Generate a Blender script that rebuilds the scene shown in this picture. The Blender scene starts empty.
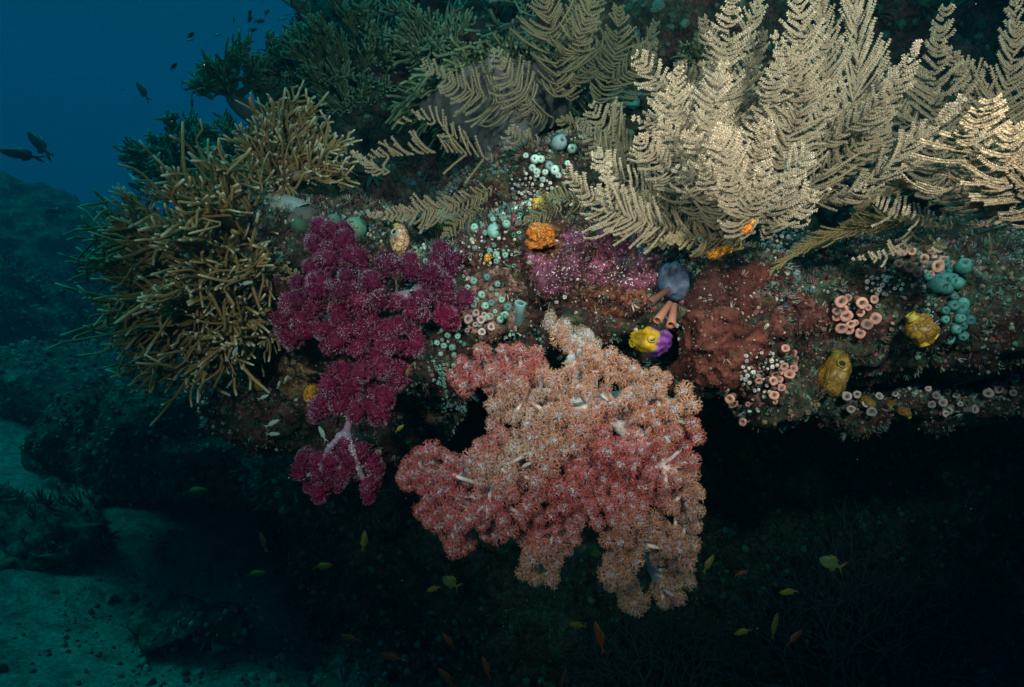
import bpy, bmesh, math, random
import numpy as np
from mathutils import Vector, Matrix
from mathutils.bvhtree import BVHTree
R = math.radians
random.seed(7); rng = np.random.default_rng(7)
S = bpy.context.scene
COL = S.collection

# ------------------------------------------------------------------ camera
FPX = 682.67
cam_d = bpy.data.cameras.new('camera'); cam = bpy.data.objects.new('camera', cam_d); COL.objects.link(cam)
cam_d.lens = 24; cam_d.sensor_width = 36; cam_d.clip_start = 0.02; cam_d.clip_end = 200
cam.location = (0, 0, 0); cam.rotation_euler = (R(90), 0, 0)
S.camera = cam

# ------------------------------------------------------------------ water light (world), daylight from above, diver's strobes
W = bpy.data.worlds.new('World'); S.world = W; W.use_nodes = True
nt = W.node_tree; nt.nodes.clear()
def WN(t): return nt.nodes.new(t)
out = WN('ShaderNodeOutputWorld'); bg = WN('ShaderNodeBackground')
tc = WN('ShaderNodeTexCoord'); sep = WN('ShaderNodeSeparateXYZ')
nt.links.new(tc.outputs['Generated'], sep.inputs[0])
mr = WN('ShaderNodeMapRange'); mr.inputs[1].default_value = -1; mr.inputs[2].default_value = 1
nt.links.new(sep.outputs['Z'], mr.inputs[0])
ramp = WN('ShaderNodeValToRGB'); nt.links.new(mr.outputs[0], ramp.inputs[0])
e = ramp.color_ramp.elements
e[0].position = 0.0; e[0].color = (0.0, 0.003, 0.006, 1)
e[1].position = 1.0; e[1].color = (0.003, 0.23, 0.25, 1)
for p, c in ((0.40, (0.0, 0.005, 0.012, 1)), (0.50, (0.0, 0.020, 0.050, 1)), (0.57, (0.0, 0.043, 0.095, 1)), (0.66, (0.0, 0.054, 0.124, 1)), (0.72, (0.0, 0.058, 0.118, 1)), (0.85, (0.002, 0.16, 0.24, 1))):
    q = e.new(p); q.color = c
sky = WN('ShaderNodeTexSky'); sky.sky_type = 'NISHITA'; sky.sun_disc = False
sky.sun_elevation = R(62); sky.sun_rotation = R(-98)
win = WN('ShaderNodeMapRange'); win.interpolation_type = 'SMOOTHSTEP'
win.inputs[1].default_value = 0.62; win.inputs[2].default_value = 0.82
nt.links.new(sep.outputs['Z'], win.inputs[0])
filt = WN('ShaderNodeMix'); filt.data_type = 'RGBA'; filt.blend_type = 'MULTIPLY'; filt.inputs[0].default_value = 1
nt.links.new(sky.outputs[0], filt.inputs[6]); filt.inputs[7].default_value = (0.0006, 0.028, 0.030, 1)
mul = WN('ShaderNodeMix'); mul.data_type = 'RGBA'; mul.blend_type = 'MULTIPLY'; mul.inputs[0].default_value = 1
nt.links.new(filt.outputs[2], mul.inputs[6]); nt.links.new(win.outputs[0], mul.inputs[7])
add = WN('ShaderNodeMix'); add.data_type = 'RGBA'; add.blend_type = 'ADD'; add.inputs[0].default_value = 1
nt.links.new(ramp.outputs[0], add.inputs[6]); nt.links.new(mul.outputs[2], add.inputs[7])
nt.links.new(add.outputs[2], bg.inputs[0]); bg.inputs[1].default_value = 1.0
nt.links.new(bg.outputs[0], out.inputs[0])

sd = bpy.data.lights.new('sun', 'SUN'); sun = bpy.data.objects.new('sun', sd); COL.objects.link(sun)
sd.energy = 1.3; sd.angle = R(25); sd.color = (0.02, 0.80, 0.70)     # daylight filtered by some fifteen metres of water
sun.rotation_euler = (R(4), R(-26), 0)

def strobe(name, loc, aim, power, size, blend, color=(1.0, 0.54, 0.44)):
    l = bpy.data.lights.new(name, 'SPOT'); o = bpy.data.objects.new(name, l); COL.objects.link(o)
    l.energy = power; l.spot_size = R(size); l.spot_blend = blend; l.shadow_soft_size = 0.035; l.color = color
    o.location = loc
    o.rotation_euler = (Vector(aim) - Vector(loc)).to_track_quat('-Z', 'Y').to_euler()
    return o
strobe('strobe', (0.42, -0.10, 0.40), (0.36, 0.95, 0.30), 112, 71, 1.0)
strobe('strobe', (-0.35, -0.10, 0.25), (-0.06, 1.0, 0.13), 56, 62, 1.0)

S.view_settings.view_transform = 'Standard'; S.view_settings.look = 'None'
S.view_settings.exposure = 0.0; S.view_settings.gamma = 1; S.view_settings.use_curve_mapping = False
S.render.engine = 'CYCLES'
S.cycles.volume_bounces = 0; S.cycles.max_bounces = 4; S.cycles.transparent_max_bounces = 8

# ------------------------------------------------------------------ helpers
def P(px, py, Y):
    return np.array([(px - 512) / FPX * Y, Y, (343.5 - py) / FPX * Y])

def _hash(ix, iy, iz, seed):
    h = (ix * 374761393 + iy * 668265263 + iz * 2147483647 + seed * 1274126177) & 0xffffffff
    h = ((h ^ (h >> 13)) * 1274126177) & 0xffffffff
    h = (h ^ (h >> 16)) & 0xffffffff
    return h / 4294967295.0
def vnoise(p, seed=0):
    p = np.asarray(p, float); i = np.floor(p).astype(np.int64); f = p - i; f = f * f * (3 - 2 * f)
    r = 0
    for dx in (0, 1):
        for dy in (0, 1):
            for dz in (0, 1):
                w = (f[:, 0] if dx else 1 - f[:, 0]) * (f[:, 1] if dy else 1 - f[:, 1]) * (f[:, 2] if dz else 1 - f[:, 2])
                r = r + w * _hash(i[:, 0] + dx, i[:, 1] + dy, i[:, 2] + dz, seed)
    return r * 2 - 1
def fbm(p, s, oct=4, seed=0, gain=0.5):
    p = np.asarray(p, float) * s; r = 0; a = 1
    for k in range(oct):
        r = r + a * vnoise(p + 17.3 * k, seed + k); p = p * 2.03; a *= gain
    return r

class MB:
    def __init__(self): self.v = []; self.f = []; self.c = []; self.n = 0
    def add(self, v, f, col=(1, 1, 1)):
        v = np.asarray(v, float); f = np.asarray(f, int)
        c = np.asarray(col, float)
        if c.ndim == 1: c = np.tile(c, (len(v), 1))
        self.v.append(v); self.f.append(f + self.n); self.c.append(c); self.n += len(v)
        return self
    def mesh(self, name, origin=(0, 0, 0), smooth=True):
        me = bpy.data.meshes.new(name)
        v = np.concatenate(self.v) - np.asarray(origin, float)
        c = np.concatenate(self.c)
        tot = sum(len(f) for f in self.f)
        loops = np.concatenate([f.ravel() for f in self.f]); cnt = np.concatenate([np.full(len(f), f.shape[1]) for f in self.f])
        st = np.concatenate([[0], np.cumsum(cnt)[:-1]])
        me.vertices.add(len(v)); me.vertices.foreach_set('co', v.ravel())
        me.loops.add(len(loops)); me.loops.foreach_set('vertex_index', loops.astype(np.int32))
        me.polygons.add(tot); me.polygons.foreach_set('loop_start', st.astype(np.int32)); me.polygons.foreach_set('loop_total', cnt.astype(np.int32))
        at = me.color_attributes.new('Col', 'FLOAT_COLOR', 'POINT')
        at.data.foreach_set('color', np.hstack([c, np.ones((len(c), 1))]).ravel())
        me.update(calc_edges=True); me.validate()
        me.polygons.foreach_set('use_smooth', np.full(len(me.polygons), smooth)); me.update()
        return me

def tag(o, label=None, cat=None, group=None, kind=None):
    if label: o['label'] = label
    if cat: o['category'] = cat
    if group: o['group'] = group
    if kind: o['kind'] = kind
    return o
def empty(name, loc, label, cat, group=None):
    o = bpy.data.objects.new(name, None); COL.objects.link(o); o.location = tuple(loc); o.empty_display_size = 0.02
    return tag(o, label, cat, group)
def obj(name, mb, mat, parent=None, smooth=True, origin=None):
    """link a builder as ONE mesh; world coordinates, made local to the parent's (unrotated) place"""
    if origin is None:
        origin = (0, 0, 0)
        if parent is not None:
            q = parent
            origin = np.zeros(3)
            while q is not None: origin = origin + np.array(q.location); q = q.parent
    me = mb.mesh(name, origin, smooth) if isinstance(mb, MB) else mb
    me.materials.clear(); me.materials.append(mat)
    o = bpy.data.objects.new(name, me); COL.objects.link(o)
    if parent is not None: o.parent = parent
    return o
def top(name, mb, mat, loc, label, cat, group=None, kind=None, smooth=True):
    o = obj(name, mb, mat, None, smooth, origin=loc); o.location = tuple(loc)
    return tag(o, label, cat, group, kind)
def dup(root, loc, rot=None, scale=None, label=None, group=None):
    r = root.copy(); COL.objects.link(r); r.location = tuple(loc)
    if rot is not None: r.rotation_mode = 'QUATERNION'; r.rotation_quaternion = rot
    if scale is not None: r.scale = scale if hasattr(scale, '__len__') else (scale,) * 3
    if label: r['label'] = label
    if group: r['group'] = group
    for ch in list(root.children):
        c = ch.copy(); COL.objects.link(c); c.parent = r
        for g in ch.children:
            d = g.copy(); COL.objects.link(d); d.parent = c
    return r

def norm(v): v = np.asarray(v, float); return v / (np.linalg.norm(v) + 1e-12)
def frame(z, spin=0.0):
    z = norm(z); a = np.array([0, 0, 1.0]) if abs(z[2]) < 0.9 else np.array([1.0, 0, 0])
    x = norm(np.cross(a, z)); y = np.cross(z, x)
    c, s = math.cos(spin), math.sin(spin)
    return np.stack([x * c + y * s, -x * s + y * c, z], 1)          # columns
def put(v, loc, z, sc=1.0, spin=0.0): return (v * sc) @ frame(z, spin).T + np.asarray(loc)
def quat(z, spin=0.0): return Matrix(frame(z, spin).tolist()).to_quaternion()
def tube(path, rad, n=6, cap=True, flat=1.0):
    path = np.asarray(path, float); m = len(path); rad = np.broadcast_to(np.asarray(rad, float), (m,))
    t = np.gradient(path, axis=0); t /= np.linalg.norm(t, axis=1)[:, None] + 1e-12
    F = frame(t[0]); x = F[:, 0]; v = []
    for i in range(m):
        x = norm(x - t[i] * np.dot(x, t[i])); y = np.cross(t[i], x)
        a = np.arange(n) * 2 * math.pi / n
        v.append(path[i] + rad[i] * (np.outer(np.cos(a), x) + flat * np.outer(np.sin(a), y)))
    v = np.concatenate(v); f = []
    i = np.arange(m - 1)[:, None] * n; j = np.arange(n)[None, :]; k = (j + 1) % n
    f = np.stack([i + j, i + k, i + n + k, i + n + j], 2).reshape(-1, 4)
    if cap:                                    # rounded tip, closed with a fan of quads onto one point
        v = np.vstack([v, path[-1] + t[-1] * rad[-1] * 0.8]); L = len(v) - 1; b = (m - 1) * n
        tri = [[b + q, b + (q + 1) % n, L, L] for q in range(n)]
        return v, f, np.array([r[:3] for r in tri])
    return v, f, None
def add_tube(mb, path, rad, n=6, col=(1, 1, 1), flat=1.0):
    v, f, tri = tube(path, rad, n, True, flat)
    c = np.asarray(col, float)
    if c.ndim == 2:
        c = np.repeat(c, n, 0); c = np.vstack([c, c[-1]])
    base = mb.n; mb.add(v, f, c)
    if tri is not None: mb.f.append(tri + base)
def curve(a, b, bend, n=8):
    a, b, bend = map(np.asarray, (a, b, bend)); t = np.linspace(0, 1, n)[:, None]
    return a + (b - a) * t + bend * (4 * t * (1 - t))
def lathe(prof, n=12):
    prof = np.asarray(prof, float); a = np.arange(n) * 2 * math.pi / n
    v = np.stack([np.outer(prof[:, 0], np.cos(a)), np.outer(prof[:, 0], np.sin(a)), np.repeat(prof[:, 1][:, None], n, 1)], 2).reshape(-1, 3)
    i = np.arange(len(prof) - 1)[:, None] * n; j = np.arange(n)[None, :]; k = (j + 1) % n
    return v, np.stack([i + j, i + k, i + n + k, i + n + j], 2).reshape(-1, 4)
def ico(sub):
    bm = bmesh.new(); bmesh.ops.create_icosphere(bm, subdivisions=sub, radius=1)
    v = np.array([p.co[:] for p in bm.verts]); f = np.array([[q.index for q in p.verts] for p in bm.faces]); bm.free(); return v, f
ICO = {k: ico(k) for k in (1, 2, 3, 4)}
OCT = (np.array([[1, 0, 0], [-1, 0, 0], [0, 1, 0], [0, -1, 0], [0, 0, 1], [0, 0, -1]], float),
       np.array([[0, 2, 4], [2, 1, 4], [1, 3, 4], [3, 0, 4], [2, 0, 5], [1, 2, 5], [3, 1, 5], [0, 3, 5]]))

# ------------------------------------------------------------------ materials
def newmat(name):
    m = bpy.data.materials.new(name); m.use_nodes = True; n = m.node_tree; n.nodes.clear()
    o = n.nodes.new('ShaderNodeOutputMaterial'); b = n.nodes.new('ShaderNodeBsdfPrincipled'); n.links.new(b.outputs[0], o.inputs[0])
    return m, n, b
def noise_node(n, scale, detail=4, rough=0.6, vec=None, typ='ShaderNodeTexNoise'):
    t = n.nodes.new(typ); t.inputs['Scale'].default_value = scale
    if typ == 'ShaderNodeTexNoise': t.inputs['Detail'].default_value = detail; t.inputs['Roughness'].default_value = rough
    if vec is None:
        c = n.nodes.new('ShaderNodeTexCoord'); vec = c.outputs['Object']
    n.links.new(vec, t.inputs['Vector']); return t
def rampn(n, src, stops, interp='LINEAR'):
    r = n.nodes.new('ShaderNodeValToRGB'); n.links.new(src, r.inputs[0]); r.color_ramp.interpolation = interp
    e = r.color_ramp.elements; e[0].position = stops[0][0]; e[0].color = (*stops[0][1], 1); e[1].position = stops[-1][0]; e[1].color = (*stops[-1][1], 1)
    for p, c in stops[1:-1]: q = e.new(p); q.color = (*c, 1)
    return r
def mix(n, a, b, fac, mode='MIX'):
    m = n.nodes.new('ShaderNodeMix'); m.data_type = 'RGBA'; m.blend_type = mode
    for sock, val in ((0, fac), (6, a), (7, b)):
        if isinstance(val, (int, float)): m.inputs[sock].default_value = val
        elif isinstance(val, tuple): m.inputs[sock].default_value = (*val, 1)
        else: n.links.new(val, m.inputs[sock])
    return m.outputs[2]
def bump(n, b, src, strength, dist=0.004):
    u = n.nodes.new('ShaderNodeBump'); u.inputs['Strength'].default_value = strength; u.inputs['Distance'].default_value = dist
    n.links.new(src, u.inputs['Height']); n.links.new(u.outputs[0], b.inputs['Normal'])
def living(name, base=(1, 1, 1), var=0.35, scale=120, rough=0.65, sss=0.0, bumps=0.3, bscale=400, coat=0.0, trans=0.0):
    """vertex colour times base, broken up by fine noise"""
    m, n, b = newmat(name)
    a = n.nodes.new('ShaderNodeVertexColor'); a.layer_name = 'Col'
    c = mix(n, a.outputs[0], base, 1.0, 'MULTIPLY')
    t = noise_node(n, scale, 5, 0.7)
    r = rampn(n, t.outputs[0], [(0.3, (1 - var,) * 3), (0.7, (1 + var * 0.6,) * 3)])
    c = mix(n, c, r.outputs[0], 1.0, 'MULTIPLY')
    n.links.new(c, b.inputs['Base Color']); b.inputs['Roughness'].default_value = rough
    b.inputs['Specular IOR Level'].default_value = 0.25
    if sss: b.inputs['Subsurface Weight'].default_value = sss; b.inputs['Subsurface Scale'].default_value = 0.006; b.inputs['Subsurface Radius'].default_value = (1, 0.5, 0.4)
    if coat: b.inputs['Coat Weight'].default_value = coat
    t2 = noise_node(n, bscale, 3, 0.6); bump(n, b, t2.outputs[0], bumps, 0.002)
    if trans:
        o = [x for x in n.nodes if x.type == 'OUTPUT_MATERIAL'][0]
        tr = n.nodes.new('ShaderNodeBsdfTranslucent'); n.links.new(c, tr.inputs[0]); ms = n.nodes.new('ShaderNodeMixShader'); ms.inputs[0].default_value = trans
        n.links.new(b.outputs[0], ms.inputs[1]); n.links.new(tr.outputs[0], ms.inputs[2]); n.links.new(ms.outputs[0], o.inputs[0])
    return m
def reef_mat(name, dark=1.0, sc=1.0):
    m, n, b = newmat(name)
    t1 = noise_node(n, 6 * sc, 8, 0.7); t2 = noise_node(n, 22 * sc, 8, 0.75); t3 = noise_node(n, 90 * sc, 6, 0.8)
    v = noise_node(n, 60 * sc, typ='ShaderNodeTexVoronoi')
    d = dark
    c1 = rampn(n, t1.outputs[0], [(0.30, (0.030 * d, 0.050 * d, 0.038 * d)), (0.40, (0.10 * d, 0.075 * d, 0.05 * d)), (0.46, (0.05 * d, 0.07 * d, 0.05 * d)), (0.51, (0.13 * d, 0.05 * d, 0.055 * d)), (0.56, (0.07 * d, 0.045 * d, 0.03 * d)), (0.66, (0.07 * d, 0.12 * d, 0.10 * d))])
    c2 = rampn(n, t2.outputs[0], [(0.38, (0.25, 0.25, 0.25)), (0.52, (0.9, 0.9, 0.85)), (0.66, (2.0, 1.9, 1.8))])
    c = mix(n, c1.outputs[0], c2.outputs[0], 1.0, 'MULTIPLY')
    c3 = rampn(n, t3.outputs[0], [(0.40, (0.45, 0.45, 0.45)), (0.62, (1.5, 1.5, 1.5)), (0.72, (2.6, 2.6, 2.6))])
    c = mix(n, c, c3.outputs[0], 1.0, 'MULTIPLY')
    n.links.new(c, b.inputs['Base Color']); b.inputs['Roughness'].default_value = 0.85; b.inputs['Specular IOR Level'].default_value = 0.15
    h = mix(n, t3.outputs[0], v.outputs[0], 0.4); bump(n, b, h, 0.9, 0.01 / sc)
    return m
M_reef = reef_mat('reef_rock'); M_far = reef_mat('far_rock', 1.6, 0.35)
def sand_mat():
    m, n, b = newmat('sand')
    t1 = noise_node(n, 1.3, 8, 0.7); t2 = noise_node(n, 9, 8, 0.8); t3 = noise_node(n, 60, 4, 0.7)
    c = rampn(n, t1.outputs[0], [(0.35, (0.11, 0.12, 0.10)), (0.6, (0.28, 0.29, 0.25))])
    c2 = rampn(n, t2.outputs[0], [(0.36, (0.25, 0.28, 0.25)), (0.55, (1, 1, 1)), (0.7, (1.3, 1.3, 1.3))])
    c3 = rampn(n, t3.outputs[0], [(0.35, (0.6, 0.6, 0.6)), (0.65, (1.2, 1.2, 1.2))])
    x = mix(n, mix(n, c.outputs[0], c2.outputs[0], 1.0, 'MULTIPLY'), c3.outputs[0], 1.0, 'MULTIPLY')
    n.links.new(x, b.inputs['Base Color']); b.inputs['Roughness'].default_value = 0.95
    bump(n, b, t2.outputs[0], 0.8, 0.05); return m
M_sand = sand_mat()

# ------------------------------------------------------------------ reef body: lumps merged by a voxel remesh, then roughened
def merged(name, lumps, voxel, mat, disp, dscale, kind='structure', seed=3):
    mb = MB(); iv, jf = ICO[3]
    for (c, r) in lumps:
        v = iv * np.asarray(r); v = v + np.asarray(c); mb.add(v, jf)
    me = mb.mesh(name); o = bpy.data.objects.new(name, me); COL.objects.link(o)
    md = o.modifiers.new('r', 'REMESH'); md.mode = 'VOXEL'; md.voxel_size = voxel
    dg = bpy.context.evaluated_depsgraph_get(); ev = o.evaluated_get(dg); m2 = bpy.data.meshes.new_from_object(ev)
    o.modifiers.clear(); o.data = m2
    n = len(m2.vertices); co = np.empty(n * 3); m2.vertices.foreach_get('co', co); co = co.reshape(-1, 3)
    no = np.empty(n * 3); m2.vertices.foreach_get('normal', no); no = no.reshape(-1, 3)
    d = fbm(co, dscale, 3, seed) * disp + fbm(co, dscale * 5, 3, seed + 9, 0.6) * disp * 0.28
    rid = 1 - np.abs(fbm(co, dscale * 2.2, 2, seed + 20)); d += (rid - 0.6) * disp * 0.5
    co = co + no * d[:, None]
    m2.vertices.foreach_set('co', co.ravel()); m2.update()
    m2.materials.clear(); m2.materials.append(mat)
    m2.polygons.foreach_set('use_smooth', np.ones(len(m2.polygons), bool))
    o['kind'] = kind
    return o
def L(px, py, Y, rx, ry, rz): return (P(px, py, Y), (rx, ry, rz))
near = [((0.50, 1.50, 0.075), (0.98, 0.44, 0.155)), L(850, 335, 1.30, .09, .12, .10), L(905, 330, 1.32, .1, .12, .07), L(700, 375, 1.16, .07, .08, .05), L(840, 405, 1.36, .06, .1, .05), L(480, 310, 1.15, .1, .1, .09), L(330, 290, 1.30, .22, .22, .16), L(560, 270, 1.2, .22, .18, .12),
        L(725, 320, 1.13, .10, .14, .13), L(860, 300, 1.28, .18, .2, .13), L(895, 400, 1.38, .08, .14, .036), L(960, 408, 1.40, .08, .14, .028), L(1012, 394, 1.42, .06, .12, .035), L(925, 360, 1.42, .12, .12, .04),
        L(640, 290, 1.12, .12, .1, .08), L(560, 190, 1.3, .1, .12, .08), L(770, 395, 1.15, .07, .1, .05),
        L(300, 400, 1.4, .16, .2, .10), L(390, 400, 1.35, .12, .15, .1), L(430, 345, 1.2, .1, .12, .1),
        L(505, 192, 1.35, .12, .12, .06), L(960, 300, 1.5, .2, .2, .14)]
reef = merged('reef_ledge', near, 0.0085, M_reef, 0.030, 7.0)
back = [((0.70, 2.5, 0.75), (1.55, 0.95, 0.72)), ((-0.85, 2.75, 0.32), (0.50, 0.5, 0.26)), ((-0.35, 2.3, 0.35), (0.55, 0.5, 0.38)), ((0.9, 3.9, -0.7), (2.3, 1.3, 1.6)), ((0.75, 3.0, -1.42), (1.25, .95, .34)), ((-.35, 2.75, -1.40), (.5, .5, .2)),  # last two lumps here: low rock added to darken the hollow's floor
        ((2.2, 2.0, 0.4), (0.6, 0.8, 0.8)), ((0.5, 2.1, 0.15), (1.1, 0.5, 0.35)), ((-1.45, 3.3, -0.42), (0.75, 0.6, 0.32)), ((-0.6, 2.9, -0.45), (0.55, 0.5, 0.35))]
reefb = merged('reef_wall', back, 0.022, M_reef, 0.085, 2.6, seed=11)
far = [((-6.0, 6.2, -0.3), (2.2, 1.5, 1.25)), ((-3.3, 5.6, -0.45), (1.3, 0.9, 0.35)), ((-2.2, 4.3, -0.75), (0.9, 0.7, 0.3)), ((-9.5, 11, 0.2), (4.5, 2.5, 2.6)), ((-6, 12, -0.6), (4.0, 2.5, 2.0)), ((-2, 10, -1), (5, 2, 1.6)), ((-3.0, 3.4, -1.15), (0.75, 0.55, 0.35)), ((-2.3, 3.2, -0.95), (0.45, 0.4, 0.28)), ((-1.4, 2.9, -1.2), (0.35, 0.3, 0.22))]
reeff = merged('reef_slope', far, 0.06, M_far, 0.20, 1.0, seed=21)

# seabed: one sheet, rising away
n = 150
xs = np.sign(np.linspace(-1, 1, n)) * np.abs(np.linspace(-1, 1, n)) ** 2 * 16; ys = np.linspace(0, 1, n) ** 1.6 * 18.5 - 2
X, Y_ = np.meshgrid(xs, ys); pts = np.stack([X.ravel(), Y_.ravel(), np.zeros(n * n)], 1)
z = -1.55 + 0.13 * np.clip(pts[:, 1], 0, 9) + 0.16 * fbm(pts, 0.7, 5, 4) + 0.02 * fbm(pts, 6, 3, 14) + 0.38 * np.clip((-pts[:, 0] - 1.2) / 1.4, 0, 1) - 0.42 * np.clip((pts[:, 0] + 1.15) / .7, 0, 1) - 0.06 * np.clip(-pts[:, 0] - 1, -1, 3)*0
pts[:, 2] = z
i = np.arange(n - 1)[:, None] * n + np.arange(n - 1)[None, :]; i = i.ravel()
sb = MB().add(pts, np.stack([i, i + 1, i + n + 1, i + n], 1)); seabed = obj('seabed', sb, M_sand); seabed['kind'] = 'structure'

# water: one closed volume round everything
def water():
    x0, x1, y0, y1, z0, z1 = -17, 17, -3, 17.5, -3.5, 3.2
    v = np.array([[x, y, z] for x in (x0, x1) for y in (y0, y1) for z in (z0, z1)], float)
    f = np.array([[0, 1, 3, 2], [4, 6, 7, 5], [0, 4, 5, 1], [2, 3, 7, 6], [0, 2, 6, 4], [1, 5, 7, 3]])
    m = bpy.data.materials.new('sea_water'); m.use_nodes = True; nn = m.node_tree; nn.nodes.clear()
    o = nn.nodes.new('ShaderNodeOutputMaterial'); p = nn.nodes.new('ShaderNodeVolumePrincipled')
    p.inputs['Color'].default_value = (0.001, 0.032, 0.048, 1); p.inputs['Density'].default_value = 0.34
    p.inputs['Absorption Color'].default_value = (0.0, 0.87, 0.935, 1)
    p.inputs['Anisotropy'].default_value = 0.3
    nn.links.new(p.outputs[0], o.inputs['Volume'])
    w = obj('haze', MB().add(v, f), m, smooth=False); w['kind'] = 'stuff'
water()
#@@MORE
# ------------------------------------------------------------------ finding the rock surface
def bvh_of(obs):
    vs, fs, k = [], [], 0
    for o in obs:
        me = o.data; n_ = len(me.vertices); co = np.empty(n_ * 3); me.vertices.foreach_get('co', co)
        vs += co.reshape(-1, 3).tolist(); fs += [[i_ + k for i_ in p.vertices] for p in me.polygons]; k += n_
    return BVHTree.FromPolygons(vs, fs)
T_near = bvh_of([reef]); T_all = bvh_of([reef, reefb])
def hit(px, py, tree=None, default=1.2):
    d = Vector(P(px, py, 1.0)).normalized()
    h = (tree or T_all).ray_cast(Vector((0, 0, 0)), d)
    if h[0] is None: return P(px, py, default), np.array([0, -1.0, 0])
    return np.array(h[0]), np.array(h[1])
def softn(px, py, r=12, tree=None):
    """surface point with a normal averaged over its surroundings"""
    p, n_ = hit(px, py, tree); acc = n_.copy()
    for a in range(6):
        q, m_ = hit(px + r * math.cos(a), py + r * math.sin(a), tree)
        if np.linalg.norm(q - p) < 0.08: acc += m_
    return p, norm(acc)

# ------------------------------------------------------------------ small growth nobody could count
def instance_many(mb, uv, uf, loc, F, sc, col, ucol=None):
    """copy a unit shape to many places: loc (N,3), F (N,3,3) columns, sc (N,3), col (N,3)"""
    N = len(loc); v = uv[None] * sc[:, None, :]
    v = np.einsum('nij,nkj->nki', F, v) + loc[:, None, :]
    f = uf[None] + (np.arange(N) * len(uv))[:, None, None]
    c = np.repeat(col[:, None, :], len(uv), 1)
    if ucol is not None: c = c * ucol[None]
    mb.add(v.reshape(-1, 3), f.reshape(-1, uf.shape[1]), c.reshape(-1, 3))
def frames(z):
    z = z / np.linalg.norm(z, axis=1)[:, None]; a = rng.normal(size=z.shape); x = np.cross(a, z); x /= np.linalg.norm(x, axis=1)[:, None]
    return np.stack([x, np.cross(z, x), z], 2)
CUP = lathe([(0.35, 0), (0.42, 0.6), (0.55, 1.0), (0.45, 1.08), (0.28, 0.95), (0.12, 0.6)], 6)
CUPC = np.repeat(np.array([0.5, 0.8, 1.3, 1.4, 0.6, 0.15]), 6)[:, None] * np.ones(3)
KNOB = (ICO[1][0] * [0.5, 0.5, 0.6] + [0, 0, 0.2], ICO[1][1]); 
def tuft_unit(k=6):
    v, f = [], []
    for i_ in range(k):
        a = i_ * 2.4; d = np.array([math.cos(a) * 0.6, math.sin(a) * 0.6, 1.0]); s = np.array([-math.sin(a), math.cos(a), 0]) * 0.09
        o = d * np.array([.2, .2, 0]); b = len(v); m_ = o + d * 0.55 + np.array([0, 0, 0.12])
        v += [o - s, o + s, m_ + s * 0.9, m_ - s * 0.9, o + d * 1.0]; f += [[b, b + 1, b + 2], [b, b + 2, b + 3], [b + 3, b + 2, b + 4]]
    return np.array(v), np.array(f)
TUFT = tuft_unit()
def surf_samples(o, N, keep):
    me = o.data; me.calc_loop_triangles(); n_ = len(me.vertices); co = np.empty(n_ * 3); me.vertices.foreach_get('co', co); co = co.reshape(-1, 3)
    t = np.empty(len(me.loop_triangles) * 3, np.int32); me.loop_triangles.foreach_get('vertices', t); t = t.reshape(-1, 3)
    a, b, c = co[t[:, 0]], co[t[:, 1]], co[t[:, 2]]; nn = np.cross(b - a, c - a); ar = np.linalg.norm(nn, axis=1); nn /= ar[:, None] + 1e-12
    w = ar * keep((a + b + c) / 3, nn); w /= w.sum(); idx = rng.choice(len(t), N, p=w)
    u = rng.random((N, 2)); u[u.sum(1) > 1] = 1 - u[u.sum(1) > 1]
    return a[idx] + (b[idx] - a[idx]) * u[:, :1] + (c[idx] - a[idx]) * u[:, 1:], nn[idx]
def growth(name, o, N, size, keep, pal, mat, seed, zs=14, cups=True):
    p, n_ = surf_samples(o, N, keep); mb = MB()
    q = fbm(p, zs, 3, seed) * 0.9 + rng.normal(size=N) * 0.22; order = np.clip(((q + 1) / 2 * len(pal)).astype(int), 0, len(pal) - 1)
    col = np.array(pal)[order] * 1.25 * rng.uniform(0.5, 1.4, (N, 1)) * rng.uniform(.88, 1.12, (N, 3))
    typ = (fbm(p, zs * 0.8, 2, seed + 5) + rng.normal(size=N) * 0.45)
    if not cups: typ = np.where((typ < -.28) | (size > .03), 0, typ * .8)
    col[typ >= .12] *= .6
    s = size * np.clip(rng.lognormal(0, 0.42, N), .3, 2.0)
    z = n_ + rng.normal(size=(N, 3)) * 0.35; F = frames(z)
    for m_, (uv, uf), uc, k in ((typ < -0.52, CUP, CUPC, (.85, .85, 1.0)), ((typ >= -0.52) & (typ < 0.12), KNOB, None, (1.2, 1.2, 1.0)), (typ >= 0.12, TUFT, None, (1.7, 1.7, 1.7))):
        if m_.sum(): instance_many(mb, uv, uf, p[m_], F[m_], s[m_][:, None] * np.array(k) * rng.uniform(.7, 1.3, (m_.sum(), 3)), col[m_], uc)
    g = obj(name, mb, mat, smooth=False); g['kind'] = 'stuff'; return g
M_turf = living('turf', var=0.45, scale=300, rough=0.8)
pal_near = [(.16, .05, .05), (.10, .13, .09), (.28, .17, .14), (.05, .13, .11), (.07, .06, .04), (.17, .12, .07), (.10, .20, .17), (.33, .30, .26), (.20, .07, .09), (.12, .04, .03), (.30, .33, .28), (.06, .16, .15), (.45, .45, .40), (.20, .34, .30)]
growth('encrusting_growth', reef, 60000, 0.0038, lambda c, n_: (n_[:, 1] < 0.35) * (c[:, 1] < 1.55) * (np.abs(c[:, 0]) < 1.3 * c[:, 1]) * np.clip(1.0 + n_[:, 2] * 0.9, 0.12, 2) * np.clip(1.6 + 3 * c[:, 2], .25, 2.5), pal_near, M_turf, 31)
pal_back = [(.03, .08, .06), (.05, .10, .07), (.09, .06, .04), (.04, .12, .10), (.08, .14, .11), (.06, .05, .05), (.14, .12, .09), (.05, .12, .12)]
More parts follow.
